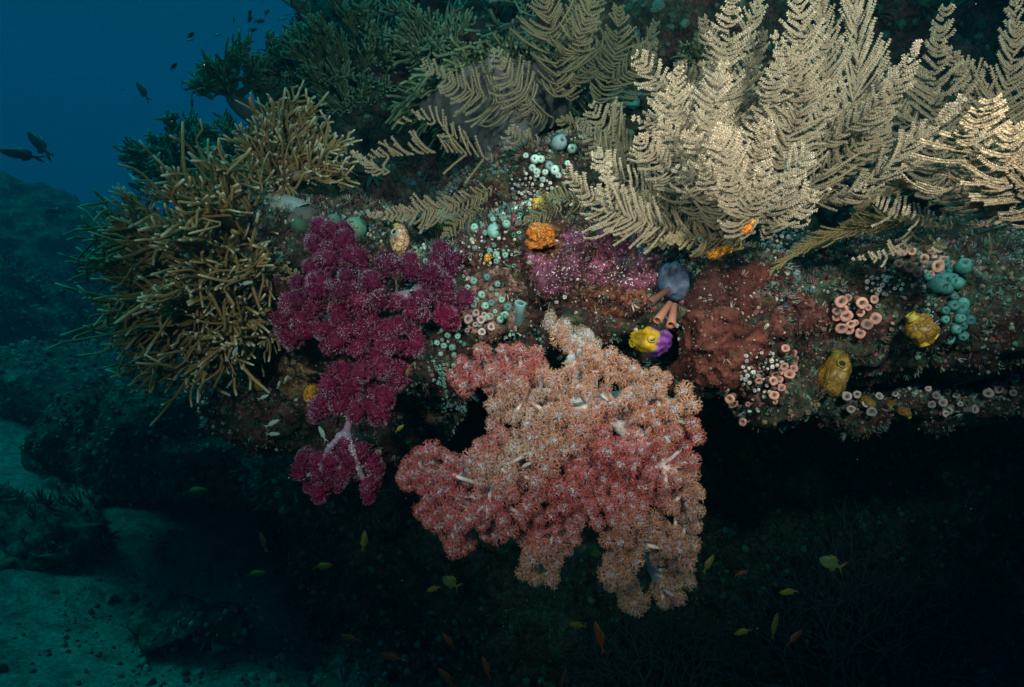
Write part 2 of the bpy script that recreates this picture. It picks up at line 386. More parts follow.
growth('encrusting_growth', reefb, 26000, 0.013, lambda c, n_: (n_[:, 1] < 0.3) * (c[:, 1] < 3.6) * (np.abs(c[:, 0]) < 0.95 * c[:, 1]), pal_back, M_turf, 41, 5, False)
growth('encrusting_growth', reeff, 20000, 0.021, lambda c, n_: (n_[:, 1] < 0.5) * (c[:, 1] < 9), [(.05, .08, .06), (.12, .14, .11), (.07, .07, .06), (.20, .24, .20), (.10, .16, .13)], M_turf, 51, 1.2, False)
p_ = surf_samples(seabed, 4000, lambda c, n_: (c[:, 1] > 1.8) * (c[:, 1] < 8) * (c[:, 0] > -0.95 * c[:, 1]) * (c[:, 0] < 0.9 * c[:, 1]) * np.clip(fbm(c, 0.8, 3, 77) * 2 + 0.15, 0.0, 1) / (np.clip(c[:, 1], .5, 99) ** 1.5))
mb = MB(); N = len(p_[0]); instance_many(mb, *ICO[2], p_[0], frames(p_[1] + rng.normal(size=(N, 3)) * .5), 0.009 * rng.lognormal(0, .5, N)[:, None] * rng.uniform(.5, 1.3, (N, 3)), np.array([.17, .17, .14]) * rng.uniform(.2, 1.5, (N, 1)))
rb = obj('coral_rubble', mb, M_turf, smooth=False); rb['kind'] = 'stuff'

# ------------------------------------------------------------------ encrusting sponge sheets hugging the rock
SHEETS = []
def sheet(name, px, py, rpx, rpy, thick, mat, label, cat, colf, lump=60, seed=0, group=None, N=56, holes=0):
    c, n_ = softn(px, py, 20, T_near); F = frame(n_); up = np.array([0, 0, 1.0]); y = norm(up - n_ * np.dot(up, n_)); x = np.cross(y, n_)
    k = c[1] / FPX; u = np.linspace(-1, 1, N); V, K = [], []
    U, Vv = np.meshgrid(u, u)
    base = []; keep = []
    for a, b in zip(U.ravel(), Vv.ravel()):
        q = c + x * a * rpx * k * 1.15 + y * b * rpy * k * 1.15 + n_ * 0.12
        h = T_near.ray_cast(Vector(q), Vector(-n_), 0.3)
        base.append(np.array(h[0]) if h[0] is not None else q - n_ * 0.14); keep.append(h[0] is not None)
    base = np.array(base); rr = np.sqrt(U.ravel() ** 2 + Vv.ravel() ** 2)
    edge = 0.82 + 0.32 * fbm(base, 18, 3, seed + 3)
    t = np.clip((edge - rr) / 0.16, -0.6, 1); lmp = fbm(base, lump, 3, seed + 5)
    if holes:
        hv = np.clip(vnoise(base * holes, seed + 8) * 3 - 1.6, 0, 1); lmp = lmp - hv * 2.4
    pos = base + n_ * (np.where(t > 0, thick * np.sqrt(np.clip(t, 0, 1)) * (1 + 0.45 * lmp), t * thick * 1.5))[:, None]
    f = []
    for i_ in range(N - 1):
        for j_ in range(N - 1):
            q = [i_ * N + j_, i_ * N + j_ + 1, (i_ + 1) * N + j_ + 1, (i_ + 1) * N + j_]
            if all(keep[w_] for w_ in q) and max(t[w_] for w_ in q) > -0.5 and np.ptp(pos[q], axis=0).max() < 0.035: f.append(q)
    col = colf(base, lmp)
    SHEETS.append((pos, np.array(f)))
    return top(name, MB().add(pos, np.array(f), col), mat, c, label, cat, group)
def speck_mat(name, speck, amount=0.62, sscale=420, **kw):
    m = living(name, **kw); n_ = m.node_tree; b = [x for x in n_.nodes if x.type == 'BSDF_PRINCIPLED'][0]
    src = b.inputs['Base Color'].links[0].from_socket
    t = noise_node(n_, sscale, 2, 0.5); r = rampn(n_, t.outputs[0], [(amount, (0, 0, 0)), (amount + 0.03, (1, 1, 1))])
    n_.links.new(mix(n_, src, speck, r.outputs[0]), b.inputs['Base Color']); return m
M_purple = speck_mat('purple_sponge', (.75, .68, .70), 0.63, 300, var=0.6, scale=120, bumps=1.0, bscale=200)
M_brown = living('brown_sponge', var=0.7, scale=110, bumps=1.0, bscale=220, rough=0.8)
def jitter(c, a=0.3, s=25, seed=0): return lambda p, l: np.array(c) * (1 + a * fbm(p, s, 3, seed))[:, None] * (1 + 0.25 * l)[:, None].clip(.3, 2)
sheet('encrusting_sponge', 562, 262, 42, 36, .012, M_purple, 'purple crusting sponge with white specks, the left lobe under the orange sea squirt', 'sponge', jitter((.15, .040, .085), .7, 30, 1), 50, 1)
sheet('encrusting_sponge', 622, 262, 44, 34, .012, M_purple, 'mauve crusting sponge with white veins, the right lobe beside the blue sponge', 'sponge', jitter((.19, .048, .095), .7, 30, 2), 60, 2)
sheet('encrusting_sponge', 612, 302, 40, 18, .007, M_brown, 'rusty brown crust between purple sponge and peach coral', 'sponge', jitter((.14, .045, .022), .8, 30, 3), 90, 3)
sheet('encrusting_sponge', 728, 285, 42, 34, .014, M_brown, 'smooth dark red sponge under the orange sea squirts', 'sponge', jitter((.085, .02, .018), .5, 12, 4), 14, 4)
sheet('encrusting_sponge', 706, 350, 46, 46, .016, M_brown, 'rough red brown sponge slab right of the yellow and purple sea squirt', 'sponge', jitter((.13, .036, .027), .8, 30, 5), 80, 5)
sheet('encrusting_sponge', 800, 318, 46, 26, .010, M_brown, 'dark maroon crust left of the pink cup corals', 'sponge', jitter((.12, .035, .03), .5, 25, 6), 60, 6)
sheet('encrusting_sponge', 300, 372, 28, 26, .010, M_brown, 'mottled tan crust behind the lower magenta coral', 'sponge', jitter((.22, .14, .07), .7, 40, 7), 90, 7)
sheet('encrusting_sponge', 495, 300, 34, 40, .006, M_brown, 'pinkish brown crust beneath the pale green sea squirts', 'sponge', jitter((.24, .13, .11), .6, 40, 8), 90, 8)
sheet('encrusting_sponge', 546, 232, 26, 30, .010, M_brown, 'brown tangled sponge round the orange sea squirt', 'sponge', jitter((.16, .065, .03), .5, 30, 9), 60, 9)

# ------------------------------------------------------------------ finger leather corals
M_finger = living('finger_coral', var=0.25, scale=260, rough=0.55, bumps=0.35, bscale=500, trans=0.12)
M_stalk = living('coral_stalk', var=0.16, scale=70, rough=0.6, sss=0.2, bumps=0.35, bscale=160)
def sheet_growth():
    ps, ns = [], []
    for pos, f in SHEETS:
        q = pos[f]; nn = np.cross(q[:, 1] - q[:, 0], q[:, 3] - q[:, 0]); ar = np.linalg.norm(nn, axis=1) + 1e-12; k = rng.choice(len(f), 520, p=ar / ar.sum()); u = rng.random((520, 2, 1))
        ps.append(q[k, 0] + (q[k, 1] - q[k, 0]) * u[:, 0] + (q[k, 3] - q[k, 0]) * u[:, 1]); ns.append(nn[k] / ar[k][:, None])
    p, n_ = np.concatenate(ps), np.concatenate(ns); N = len(p); n_ *= np.where((n_ * p).sum(1) > 0, -1, 1)[:, None]
    col = np.array([(.3, .2, .16), (.10, .03, .025), (.2, .08, .06), (.45, .38, .34), (.05, .04, .03)])[rng.choice(5, N, p=[.2, .3, .3, .08, .12])] * rng.uniform(.5, 1.4, (N, 1)); mb = MB(); h = rng.random(N) < .6; F = frames(n_ + rng.normal(size=(N, 3)) * .4)
    s = .0024 * rng.lognormal(0, .45, N)[:, None] * rng.uniform(.7, 1.3, (N, 3))
    instance_many(mb, *KNOB, p[h], F[h], s[h], col[h]); instance_many(mb, *TUFT, p[~h], F[~h], s[~h] * 1.5, col[~h])
    obj('encrusting_growth', mb, M_turf, smooth=False)['kind'] = 'stuff'
sheet_growth()
def rnd(): return rng.normal(size=3)
def finger_coral(label, base, lobes, flen, frad, nf, col, tipc, stalkc, tr, mids=None, group=None, up=(0, 0, 0), curl=0.4, sub=7, name='finger_coral', brs=1.0):
    base = np.asarray(base, float); root = empty(name, base, label, 'soft coral', group); lobes = [np.asarray(l_) for l_ in lobes]
    cen = np.mean(lobes, axis=0); col = np.array(col); tipc = np.array(tipc)
    hubs = [base + (cen - base) * 0.45] if mids is None else [np.asarray(m_) for m_ in mids]
    for h in hubs:
        t = MB(); add_tube(t, curve(base + norm(base) * tr * 1.6, h, rnd() * 0.12 * np.linalg.norm(h - base), 9), np.linspace(tr * 1.35, tr * 0.8, 9), 14, stalkc); t.add(ICO[3][0] * tr * 1.15 * (1 + .15 * fbm(ICO[3][0], 2, 3, 4))[:, None] + base + norm(base) * tr * 1.0, ICO[3][1], np.array(stalkc) * .7); obj('stalk', t, M_stalk, root)
    up = np.asarray(up, float)
    for l_ in lobes:
        h = min(hubs, key=lambda q: np.linalg.norm(q - l_)); d = l_ - h; ln = np.linalg.norm(d)
        path = curve(h - d * 0.08, l_, rnd() * ln * 0.10, 9); b = MB()
        t01 = np.linspace(0, 1, 9)[:, None]
        add_tube(b, path, np.linspace(tr * 0.5, frad * 1.3, 9) * brs, 9, np.array(stalkc) * (1 - t01) ** 1.5 + col * 0.9 * (1 - (1 - t01) ** 1.5))
        br = obj('branch', b, M_finger, root); fb = MB(); fwd = norm(d)
        for k in range(nf):
            s = 0.35 + 0.65 * rng.random() ** 0.7; q = path[min(8, int(s * 8))] * 1.0
            out_ = norm(fwd * (0.55 + 0.5 * s) + norm(q - cen) * 0.35 + norm(rnd()) * 0.75 + up)
            L_ = flen * rng.uniform(0.55, 1.3); a = q; e_ = q + out_ * L_
            cv = norm(rnd() + up) * L_ * curl * rng.uniform(.2, 1); tt = np.linspace(0, 1, sub)[:, None]
            w = norm(rnd()) * L_ * 0.06
            fp = a + (e_ - a) * tt + cv * (tt ** 2) * 0.8 + w * 3.2 * np.sin(tt * rng.uniform(5, 9) + rng.uniform(0, 2))
            cc = col * rng.uniform(.7, 1.25) * (1 + 0.25 * tt); cc = np.where(tt > 0.93, tipc, cc)
            add_tube(fb, fp, frad * rng.uniform(.7, 1.15) * np.concatenate([np.linspace(1.1, .9, sub - 2), [.98, .72]]), 5 if sub < 7 else 6, cc)
            if rng.random() < 0.45:                                   # a forked finger
                m_ = fp[sub // 2]; e2 = m_ + norm(out_ + norm(rnd()) * 0.7) * L_ * 0.55
                add_tube(fb, curve(m_, e2, rnd() * L_ * 0.08, sub - 1), frad * 0.85 * np.linspace(1, 0.75, sub - 1), 5, np.vstack([np.tile(cc[0], (sub - 2, 1)), tipc]))
        obj('polyp_fingers', fb, M_finger, br)
    return root
def lob(lst, Y, dY=0.05):
    r_ = []
    for l_ in lst: r_.append(P(l_[0], l_[1], (l_[2] if len(l_) > 2 else Y) + rng.uniform(-dY, dY)))
    return r_
b0 = hit(272, 285, T_near)[0]
left = [(140, 222), (118, 246), (105, 262), (132, 285), (128, 310), (150, 340), (160, 360), (205, 362), (240, 345), (200, 305), (170, 262), (195, 225), (178, 198), (215, 180),
        (215, 330), (185, 335), (150, 300), (250, 315), (225, 275), (140, 262), (165, 225), (245, 240), (205, 250), (120, 228), (175, 285), (232, 205), (255, 262), (160, 245), (195, 285), (235, 300), (175, 320), (225, 345), (140, 325), (215, 215, 1.04), (235, 250, 1.04), (205, 280, 1.03), (240, 320, 1.05), (180, 300, 1.05), (225, 185, 1.06), (250, 275, 1.05), (190, 240, 1.04)]
finger_coral('large olive brown finger coral spreading left from the ledge, its fingers reaching over open water', b0 + [0, .02, 0], lob(left, 1.12, .06), .072, .0027, 25, (.27, .195, .08), (.62, .62, .44), (.34, .26, .22), .020, sub=9,
             mids=[P(225, 265, 1.15), P(215, 305, 1.16), P(240, 235, 1.15)], curl=.75, up=(-.45, 0, .05))
b1 = hit(305, 222, T_near)[0]
left2 = [(215, 165), (250, 165), (262, 140), (285, 120), (300, 115), (318, 135), (330, 160), (245, 190), (275, 170), (300, 160), (290, 190), (225, 195), (320, 180), (240, 215), (272, 210), (340, 150), (270, 115), (250, 148), (235, 178), (305, 135), (338, 172), (262, 190)]
finger_coral('tan finger coral standing upright on a pale stalk above the magenta coral', b1, lob(left2, 1.24, .06), .050, .0027, 28, (.28, .19, .085), (.6, .58, .42), (.40, .33, .30), .024,
             mids=[P(282, 185, 1.25), P(262, 205, 1.25)], up=(0, 0, .25), curl=.6)
finger_coral('small tuft of finger coral beneath the big one, close to the magenta coral', hit(285, 330, T_near)[0], lob([(262, 322), (280, 338), (268, 345), (290, 318)], 1.08, .02), .024, .0022, 9, (.20, .15, .07), (.45, .45, .35), (.2, .16, .12), .008)
GR = 'finger corals on the back of the reef'
def fill(poly_pts, k, Y, dY=.08):
    return lob([(x_, y_) for x_, y_ in poly_pts], Y, dY)
def grid(x0, x1, y0, y1, nx, ny, jit=8): return [(x0 + (x1 - x0) * (i_ + .5) / nx + rng.uniform(-jit, jit), y0 + (y1 - y0) * (j_ + .5) / ny + rng.uniform(-jit, jit)) for i_ in range(nx) for j_ in range(ny)]
g_ = (.19, .21, .10); gt = (.34, .40, .27); gs = (.14, .12, .13)
finger_coral('dark green bushy coral jutting out furthest left over open water', P(225, 185, 2.45), lob([(125, 160), (140, 150), (150, 135), (165, 128), (185, 130), (200, 140), (160, 160), (180, 158), (200, 165), (140, 170), (215, 150), (130, 152), (172, 145), (190, 150), (150, 172)], 2.2, .1), .048, .0044, 46, (.12, .18, .09), gt, (.03, .04, .03), .035, group=GR, up=(0, 0, .5), sub=5)
finger_coral('dark green bushy coral between the overhanging bush and the stalked coral', P(260, 185, 2.3), lob(grid(205, 275, 120, 178, 4, 4), 2.1, .1), .046, .0042, 40, (.12, .17, .09), gt, gs, .03, group=GR, up=(0, 0, .3), sub=5)
finger_coral('green finger coral on a pale splayed stalk at the reef edge, fingers upright', P(300, 135, 2.05), lob([(205, 85), (215, 70), (235, 60), (250, 48), (270, 45), (290, 55), (300, 70), (225, 90), (250, 75), (270, 70), (285, 85), (212, 98), (245, 62), (262, 88), (205, 72)], 1.9, .1), .046, .0038, 46, g_, gt, (.26, .22, .24), .028, mids=[P(262, 98, 1.98), P(232, 92, 1.95)], group=GR, up=(0, 0, .7), sub=5)
finger_coral('dense green finger coral at the top edge of the picture against open water', P(350, 110, 1.95), lob(grid(290, 400, 5, 62, 5, 4) + [(310, 75), (340, 80), (325, 30), (300, 40)], 1.8, .1), .050, .0040, 44, g_, gt, (.24, .20, .22), .032, mids=[P(335, 85, 1.9), P(365, 75, 1.9)], group=GR, up=(0, 0, .6), sub=5)
finger_coral('dark teal finger coral high behind the dense bush', P(380, 20, 2.3), lob(grid(330, 450, -40, 10, 5, 2), 2.1, .1), .06, .0042, 34, (.10, .15, .09), gt, gs, .03, group=GR, up=(0, 0, .4), sub=5)
finger_coral('olive finger coral in the gap left of the tall pale fern hydroids', P(735, 110, 1.7), lob([(690, 60), (680, 75), (700, 85), (715, 65), (695, 95), (720, 50), (690, 45)], 1.5, .05), .045, .003, 14, (.15, .13, .07), (.3, .3, .2), gs, .014, group=GR, sub=6)
finger_coral('dim teal finger coral in the background gap between pale hydroid groups', P(900, 90, 2.1), lob(grid(855, 945, -10, 75, 3, 3), 1.9, .1), .07, .0026, 16, (.035, .10, .075), (.08, .2, .15), (.03, .05, .05), .02, group=GR, sub=6, curl=.7)
finger_coral('dim teal finger coral behind the brown fern hydroids at the top', P(660, 70, 2.1), lob(grid(590, 700, -10, 45, 4, 2), 1.9, .1), .065, .0026, 16, (.04, .10, .075), (.08, .2, .15), (.03, .05, .05), .02, group=GR, sub=6, curl=.7)
finger_coral('olive green finger coral left of the leather coral cap, near the top edge', P(440, 90, 1.85), lob(grid(395, 480, 8, 62, 4, 3), 1.68, .06), .050, .0038, 40, (.20, .21, .11), gt, (.24, .20, .20), .022, group=GR, up=(0, 0, .5), sub=6, curl=.6)
finger_coral('green finger coral in the shaded hollow beneath the dense green one', P(360, 130, 1.95), lob(grid(310, 400, 75, 112, 4, 2), 1.8, .06), .042, .0036, 32, (.14, .17, .09), gt, (.2, .18, .18), .02, group=GR, up=(0, 0, .3), sub=5)
# mushroom leather coral: wide pale stalk flaring to a fingered cap
def leather_coral():
    base = P(512, 205, 1.50); ax = norm([-0.10, 0.10, 1.0]); root = empty('leather_coral', base, 'leather coral with a thick smooth lilac grey stalk and drooping finger tentacles', 'soft coral')
    v, f = lathe([(.060, -.04), (.052, .02), (.046, .07), (.050, .11), (.068, .155), (.105, .195), (.140, .222), (.172, .236), (.184, .250), (.172, .262), (.10, .268), (.01, .27)], 40)
    a = np.arctan2(v[:, 1], v[:, 0]); r_ = np.hypot(v[:, 0], v[:, 1]); w = 1 + 0.07 * np.sin(a * 3 + 1) * np.clip(r_ / .2, 0, 1); v = v * np.stack([w, w, np.ones_like(w)], 1)
    v[:, 2] += 0.02 * np.sin(a * 5) * (r_ / .2) ** 2
    v = put(v, base, ax); v += fbm(v, 14, 3, 5)[:, None] * .008 + fbm(v, 60, 3, 6)[:, None] * .003
    obj('stalk', MB().add(v, f, (.20, .175, .185)), M_stalk, root)
    F = frame(ax); cap = MB()
    for k in range(620):
        an = rng.uniform(0, 2 * math.pi); rr = .186 * math.sqrt(rng.uniform(.45, 1.08)); w = 1 + 0.07 * math.sin(an * 3 + 1) * rr / .2
        q = base + F @ np.array([rr * w * math.cos(an), rr * w * math.sin(an), .245]); o_ = F @ np.array([math.cos(an), math.sin(an), 0])
        d = norm(o_ * rr / .2 + ax * 0.5 + norm(rnd()) * 0.5); L_ = rng.uniform(.03, .07); tt = np.linspace(0, 1, 7)[:, None]
        fp = q + d * L_ * tt + np.array([0, 0, -1]) * L_ * 0.7 * tt ** 2 * rng.uniform(-.1, 1.3) + norm(rnd()) * L_ * .12 * np.sin(tt * 5)
        add_tube(cap, fp, .0034 * np.linspace(1.1, .8, 7), 6, np.array((.13, .15, .08)) * rng.uniform(.6, 1.5) * (1 + .5 * tt))
    obj('tentacles', cap, M_finger, root)
leather_coral()
finger_coral('long pale green drooping finger coral at the top beside the leather coral', P(530, 20, 1.75), lob([(490, 10), (500, 30), (515, -10), (480, -20), (545, -20), (505, 0)], 1.5, .04), .075, .0032, 9, (.12, .20, .14), (.25, .34, .25), gs, .015, group=GR, sub=8, curl=.5)
# ------------------------------------------------------------------ carnation soft corals
def polyp_unit(nt=8, tl=0.55, spread=0.8):
    v, f, c = [], [], []
    pv, pf, _ = tube(np.array([[0, 0, 0], [0, 0, .55], [0, 0, .75]]), [.10, .16, .12], 5, False)
    v += pv.tolist(); f += [[q[0], q[1], q[2]] for q in pf] + [[q[0], q[2], q[3]] for q in pf]; c += [0.75] * 5 + [0.95] * 5 + [1.0] * 5
    for i_ in range(nt):
        a = i_ * 2 * math.pi / nt; d = np.array([math.cos(a) * spread, math.sin(a) * spread, .75]); s = np.array([-math.sin(a), math.cos(a), 0]) * 0.055; b = len(v)
        o = np.array([math.cos(a) * .08, math.sin(a) * .08, .72])
        v += [(o - s).tolist(), (o + s).tolist(), (o + d * tl).tolist(), (o + d * tl * .55 + np.array([0, 0, .09])).tolist()]
        f += [[b, b + 1, b + 3], [b + 1, b + 2, b + 3], [b, b + 3, b + 2]]; c += [1.0, 1.0, 1.7, 1.2]
    return np.array(v), np.array(f), np.array(c)
PV, PF, PC = polyp_unit(8, .72, .8); PVm, PFm, PCm = polyp_unit(6, .35, .6)
M_polyp = living('polyps', var=0.25, scale=350, rough=0.6, bumps=0.2, trans=0.25)
M_core = living('coral_flesh', var=0.3, scale=250, rough=0.5, bumps=0.5, bscale=420, sss=0.1)
SC = {0: .042, 1: .019}
BODY = {0: .58, 1: .76}
def cluster(mb, c, r, col, tip, core, n_=100, stretch=(1, 1, 1), axis=(0, -1, 0), unit=0, plen=.34):
    i_ = np.arange(n_) + .5; ph = np.arccos(1 - 2 * i_ / n_); th = math.pi * (1 + 5 ** .5) * i_ + rng.uniform(0, 6)
    d = np.stack([np.cos(th) * np.sin(ph), np.sin(th) * np.sin(ph), np.cos(ph)], 1) + rng.normal(size=(n_, 3)) * .13
    d /= np.linalg.norm(d, axis=1)[:, None]; F = frame(axis, rng.uniform(0, 6)); st = np.array(stretch)
    lump = 1 + .22 * np.sin(d @ rng.normal(size=3) * 4 + rng.uniform(0, 6))[:, None]
    base = (d * st * r * BODY[unit] * lump) @ F.T + c; z = (d / st) @ F.T
    uv, uf, uc = (PV, PF, PC) if unit == 0 else (PVm, PFm, PCm)
    s = r * plen * rng.uniform(.75, 1.25, n_)
    mixv = rng.random(n_)[:, None] ** 1.5 * .55; cc = np.array(col) * (1 - mixv) + np.array(tip) * mixv; cc = cc * rng.uniform(.7, 1.25, (n_, 1))
    # tentacle tips take the paler tip colour
    N = n_; v = uv[None] * s[:, None, None]; v = np.einsum('nij,nkj->nki', frames(z), v) + base[:, None, :]
    f = uf[None] + (np.arange(N) * len(uv))[:, None, None]; w = np.clip((uc - 1.0) / .7, 0, 1)[None, :, None]
    wb = (np.clip((.97 - uc) / .22, 0, 1) * (.55 if unit == 0 else .25))[None, :, None]; C = (cc[:, None, :] * (1 - wb) + np.array([.82, .76, .80]) * wb) * (1 - w) + (np.array(tip) * rng.uniform(.8, 1.2, (n_, 1)))[:, None, :] * w
    mb.add(v.reshape(-1, 3), f.reshape(-1, 3), C.reshape(-1, 3))
    v, f = ICO[2 + unit]; v = v * st * r * (BODY[unit] - .02) * (1 + .28 * fbm(v, 2.2, 2, int(rng.integers(99))))[:, None]; mb.add(v @ F.T + c, f, np.array(core) * .8)
    # white sclerite needles between the polyps
    k = 44 if unit == 0 else 70; hub_ = norm(np.array([0, 0, 1.]) + rng.normal(size=3) * .45)[None] if rng.random() < .75 else d[rng.choice(n_, 3)][rng.integers(0, 3, k)]; dd = hub_ + rng.normal(size=(k, 3)) * (.42 if unit == 0 else .50); dd /= np.linalg.norm(dd, axis=1)[:, None]; q = (dd * st * r * (BODY[unit] + rng.uniform(.08, .24, (k, 1)))) @ F.T + c
    instance_many(mb, *OCT, q, frames(rng.normal(size=(k, 3))), np.stack([np.full(k, r * SC[unit]), np.full(k, r * SC[unit]), r * rng.uniform(.06, .19, k) * (1.25 if unit == 0 else .75)], 1), np.tile(np.array([.92, .90, .95]) if unit == 0 else np.array([.62, .52, .66]), (k, 1)))
def inpoly(x_, y_, poly):
    c = False; j = len(poly) - 1
    for i_ in range(len(poly)):
        xi, yi = poly[i_]; xj, yj = poly[j]
        if (yi > y_) != (yj > y_) and x_ < (xj - xi) * (y_ - yi) / (yj - yi) + xi: c = not c
        j = i_
    return c
def soft_coral(name, label, base, limbs, lobes, branchc, unit, plen, rs, cat='soft coral', ndl=12):
    """limbs: list of point lists (main stems); lobes: (pos, r, col, tip, core, stretch)"""
    root = empty(name, base, label, cat); segs = []
    for k, (lm, r0, r1) in enumerate(limbs):
        pts_ = [np.asarray(q) for q in lm]; path = []
        for a, b in zip(pts_[:-1], pts_[1:]): path += list(curve(a, b, rnd() * np.linalg.norm(b - a) * .05, 6)[:-1])
        path.append(pts_[-1]); path = np.array(path); segs.append([path, MB(), k]); rr = np.linspace(r0, r1, len(path)) * (1 + .12 * np.sin(np.arange(len(path)) * 1.7))
        add_tube(segs[-1][1], path, rr, 12, branchc)
        # pale needles along the stems
        n_ = len(path) * ndl; ii = rng.integers(0, len(path) - 1, n_); q = path[ii] + (path[ii + 1] - path[ii]) * rng.random((n_, 1)); d = norm(path[-1] - path[0]); o = rng.normal(size=(n_, 3)); o -= d * (o @ d)[:, None]; o /= np.linalg.norm(o, axis=1)[:, None]
        instance_many(segs[-1][1], *OCT, q + o * rr[ii][:, None] * .98, frames(rng.normal(size=(n_, 3))), np.stack([np.full(n_, .0006), np.full(n_, .0006), rng.uniform(.0015, .0035, n_)], 1), np.tile(np.array([.9, .92, .95]), (n_, 1)))
    allp = [(q, s_) for s_ in segs for q in s_[0][2:]]
    for l_ in lobes:
        c = l_[0]; q, s_ = min(allp, key=lambda t: np.linalg.norm(t[0] - c) + .3 * max(0, t[0][1] - 9)); ln = np.linalg.norm(c - q)
        if ln > .006: add_tube(s_[1], curve(q, c + (q - c) / ln * min(ln * .45, l_[1] * .45), rnd() * ln * .10 + np.array([0, .02 * ln, 0]), 7), np.linspace(min(.0034, rs * .34), rs * .20, 7), 8, branchc); nn_ = 12; tq = rng.random((nn_, 1)); instance_many(s_[1], *OCT, q + (c - q) * tq * .8 + rng.normal(size=(nn_, 3)) * .0022, frames(rng.normal(size=(nn_, 3))), np.tile([.0006, .0006, .0022], (nn_, 1)), np.tile([.88, .86, .9], (nn_, 1)))
    for path, m_, k in segs[1:]:
        l0 = min(lobes, key=lambda l_: np.linalg.norm(l_[0] - path[-1])); lobes.append((path[-1] - np.array([0, .004, 0]),) + tuple(l0[1:]))
    for path, m_, k in segs: obj('trunk' if k == 0 else 'branch', m_, M_core, root)
    lobes = sorted(lobes, key=lambda l_: -l_[1]); rest = MB()
    for i_, (c, r, col, tip, core, st, ax) in enumerate(lobes):
        m_ = MB() if i_ < 99 else rest
        cluster(m_, c, r, col, tip, core, 54 if unit == 0 else 180, st, ax, unit, plen)
        if i_ < 99: obj('polyp_cluster', m_, M_polyp, root, smooth=False)
    if rest.n: obj('polyp_cluster', rest, M_polyp, root, smooth=False)['kind'] = 'stuff'
    return root
# the peach and red one hanging below the ledge
RED = ((.64, .065, .115), (.84, .30, .24)); PEA = ((.78, .34, .20), (.90, .60, .42)); TAN = ((.60, .25, .14), (.92, .66, .44)); CRM = ((.74, .46, .33), (.88, .72, .56))
ctrl = [(610, 445, RED), (640, 450, RED), (590, 470, RED), (500, 500, RED), (470, 370, RED), (440, 480, RED), (410, 470, RED), (560, 500, RED), (520, 365, RED), (470, 520, RED), (545, 530, RED), (690, 450, RED), (650, 490, RED), (490, 440, RED), (600, 505, RED), (430, 505, RED), (455, 465, RED),
        (600, 375, PEA), (650, 380, PEA), (680, 405, PEA), (640, 410, PEA), (560, 430, PEA), (540, 400, CRM), (510, 405, CRM), (520, 450, CRM), (490, 470, CRM), (570, 390, PEA), (555, 340, PEA),
        (640, 600, TAN), (670, 600, TAN), (690, 520, TAN), (700, 480, TAN), (550, 570, TAN), (535, 575, TAN), (690, 545, TAN), (650, 530, TAN), (620, 570, TAN), (580, 560, TAN)]
def ccol(x_, y_):
    w = np.array([1 / ((x_ - a) ** 2 + (y_ - b) ** 2 + 160) ** 1.5 for a, b, _ in ctrl]); w /= w.sum()
    return sum(w[i_] * np.array(ctrl[i_][2][0]) for i_ in range(len(ctrl))), sum(w[i_] * np.array(ctrl[i_][2][1]) for i_ in range(len(ctrl)))
polys = [[(500, 388), (560, 372), (605, 350), (660, 368), (690, 395), (697, 440), (690, 470), (640, 500), (590, 520), (570, 545), (520, 535), (480, 535), (455, 550), (440, 530), (412, 512), (425, 490), (398, 480), (400, 458), (440, 445), (450, 458), (490, 440), (485, 425)],
         [(455, 375), (478, 350), (540, 350), (545, 382), (525, 400), (500, 388), (470, 398)],
         [(620, 495), (690, 470), (703, 500), (700, 530), (690, 555), (690, 580), (675, 604), (655, 600), (664, 570), (650, 548), (634, 562), (636, 605), (615, 600), (606, 565), (625, 530)],
         [(523, 530), (572, 520), (585, 552), (560, 555), (548, 582), (527, 575)], [(590, 520), (615, 515), (612, 545), (590, 540)]]
pts2 = []; tries = 0
while tries < 16000:
    tries += 1; x_, y_ = rng.uniform(392, 706), rng.uniform(330, 612)
    if not any(inpoly(x_, y_, q) for q in polys) or fbm(np.array([[x_, y_, 3.]]), .055, 2, 12)[0] < -.46: continue
    if all((x_ - a) ** 2 + (y_ - b) ** 2 > 10.8 ** 2 for a, b in pts2): pts2.append((x_, y_))
pts2 += [(403, 478), (412, 462), (424, 508), (462, 362), (482, 352), (514, 352), (530, 360), (542, 375), (536, 578), (552, 580), (625, 603), (640, 600), (664, 603), (680, 598), (696, 492), (694, 526), (572, 345), (560, 335), (590, 352), (452, 545)]
def pdepth(x_, y_):
    d = ((x_ - 590) / 150) ** 2 + ((y_ - 450) / 130) ** 2
    return .97 - .105 * math.sqrt(max(0, 1 - d * .75)) + rng.uniform(-.022, .022)
lobes = []
for (x_, y_) in pts2:
    Yq = pdepth(x_, y_); a, b = ccol(x_, y_); r = rng.uniform(.0082, .0138) * (1.0 if y_ > 400 or x_ < 560 else .95)
    lobes.append((P(x_, y_, Yq), r, a, b, a * .45 + np.array([.34, .28, .30]), (1, rng.uniform(.85, 1.0), rng.uniform(1, 1.15)), norm(P(x_, y_, Yq) - P(590, 420, 1.06))))
hp = hit(585, 335, T_near)[0]; H = lambda x_, y_, d=0: P(x_, y_, pdepth(x_, y_) + .045 + d)
hub = H(585, 400, .01)
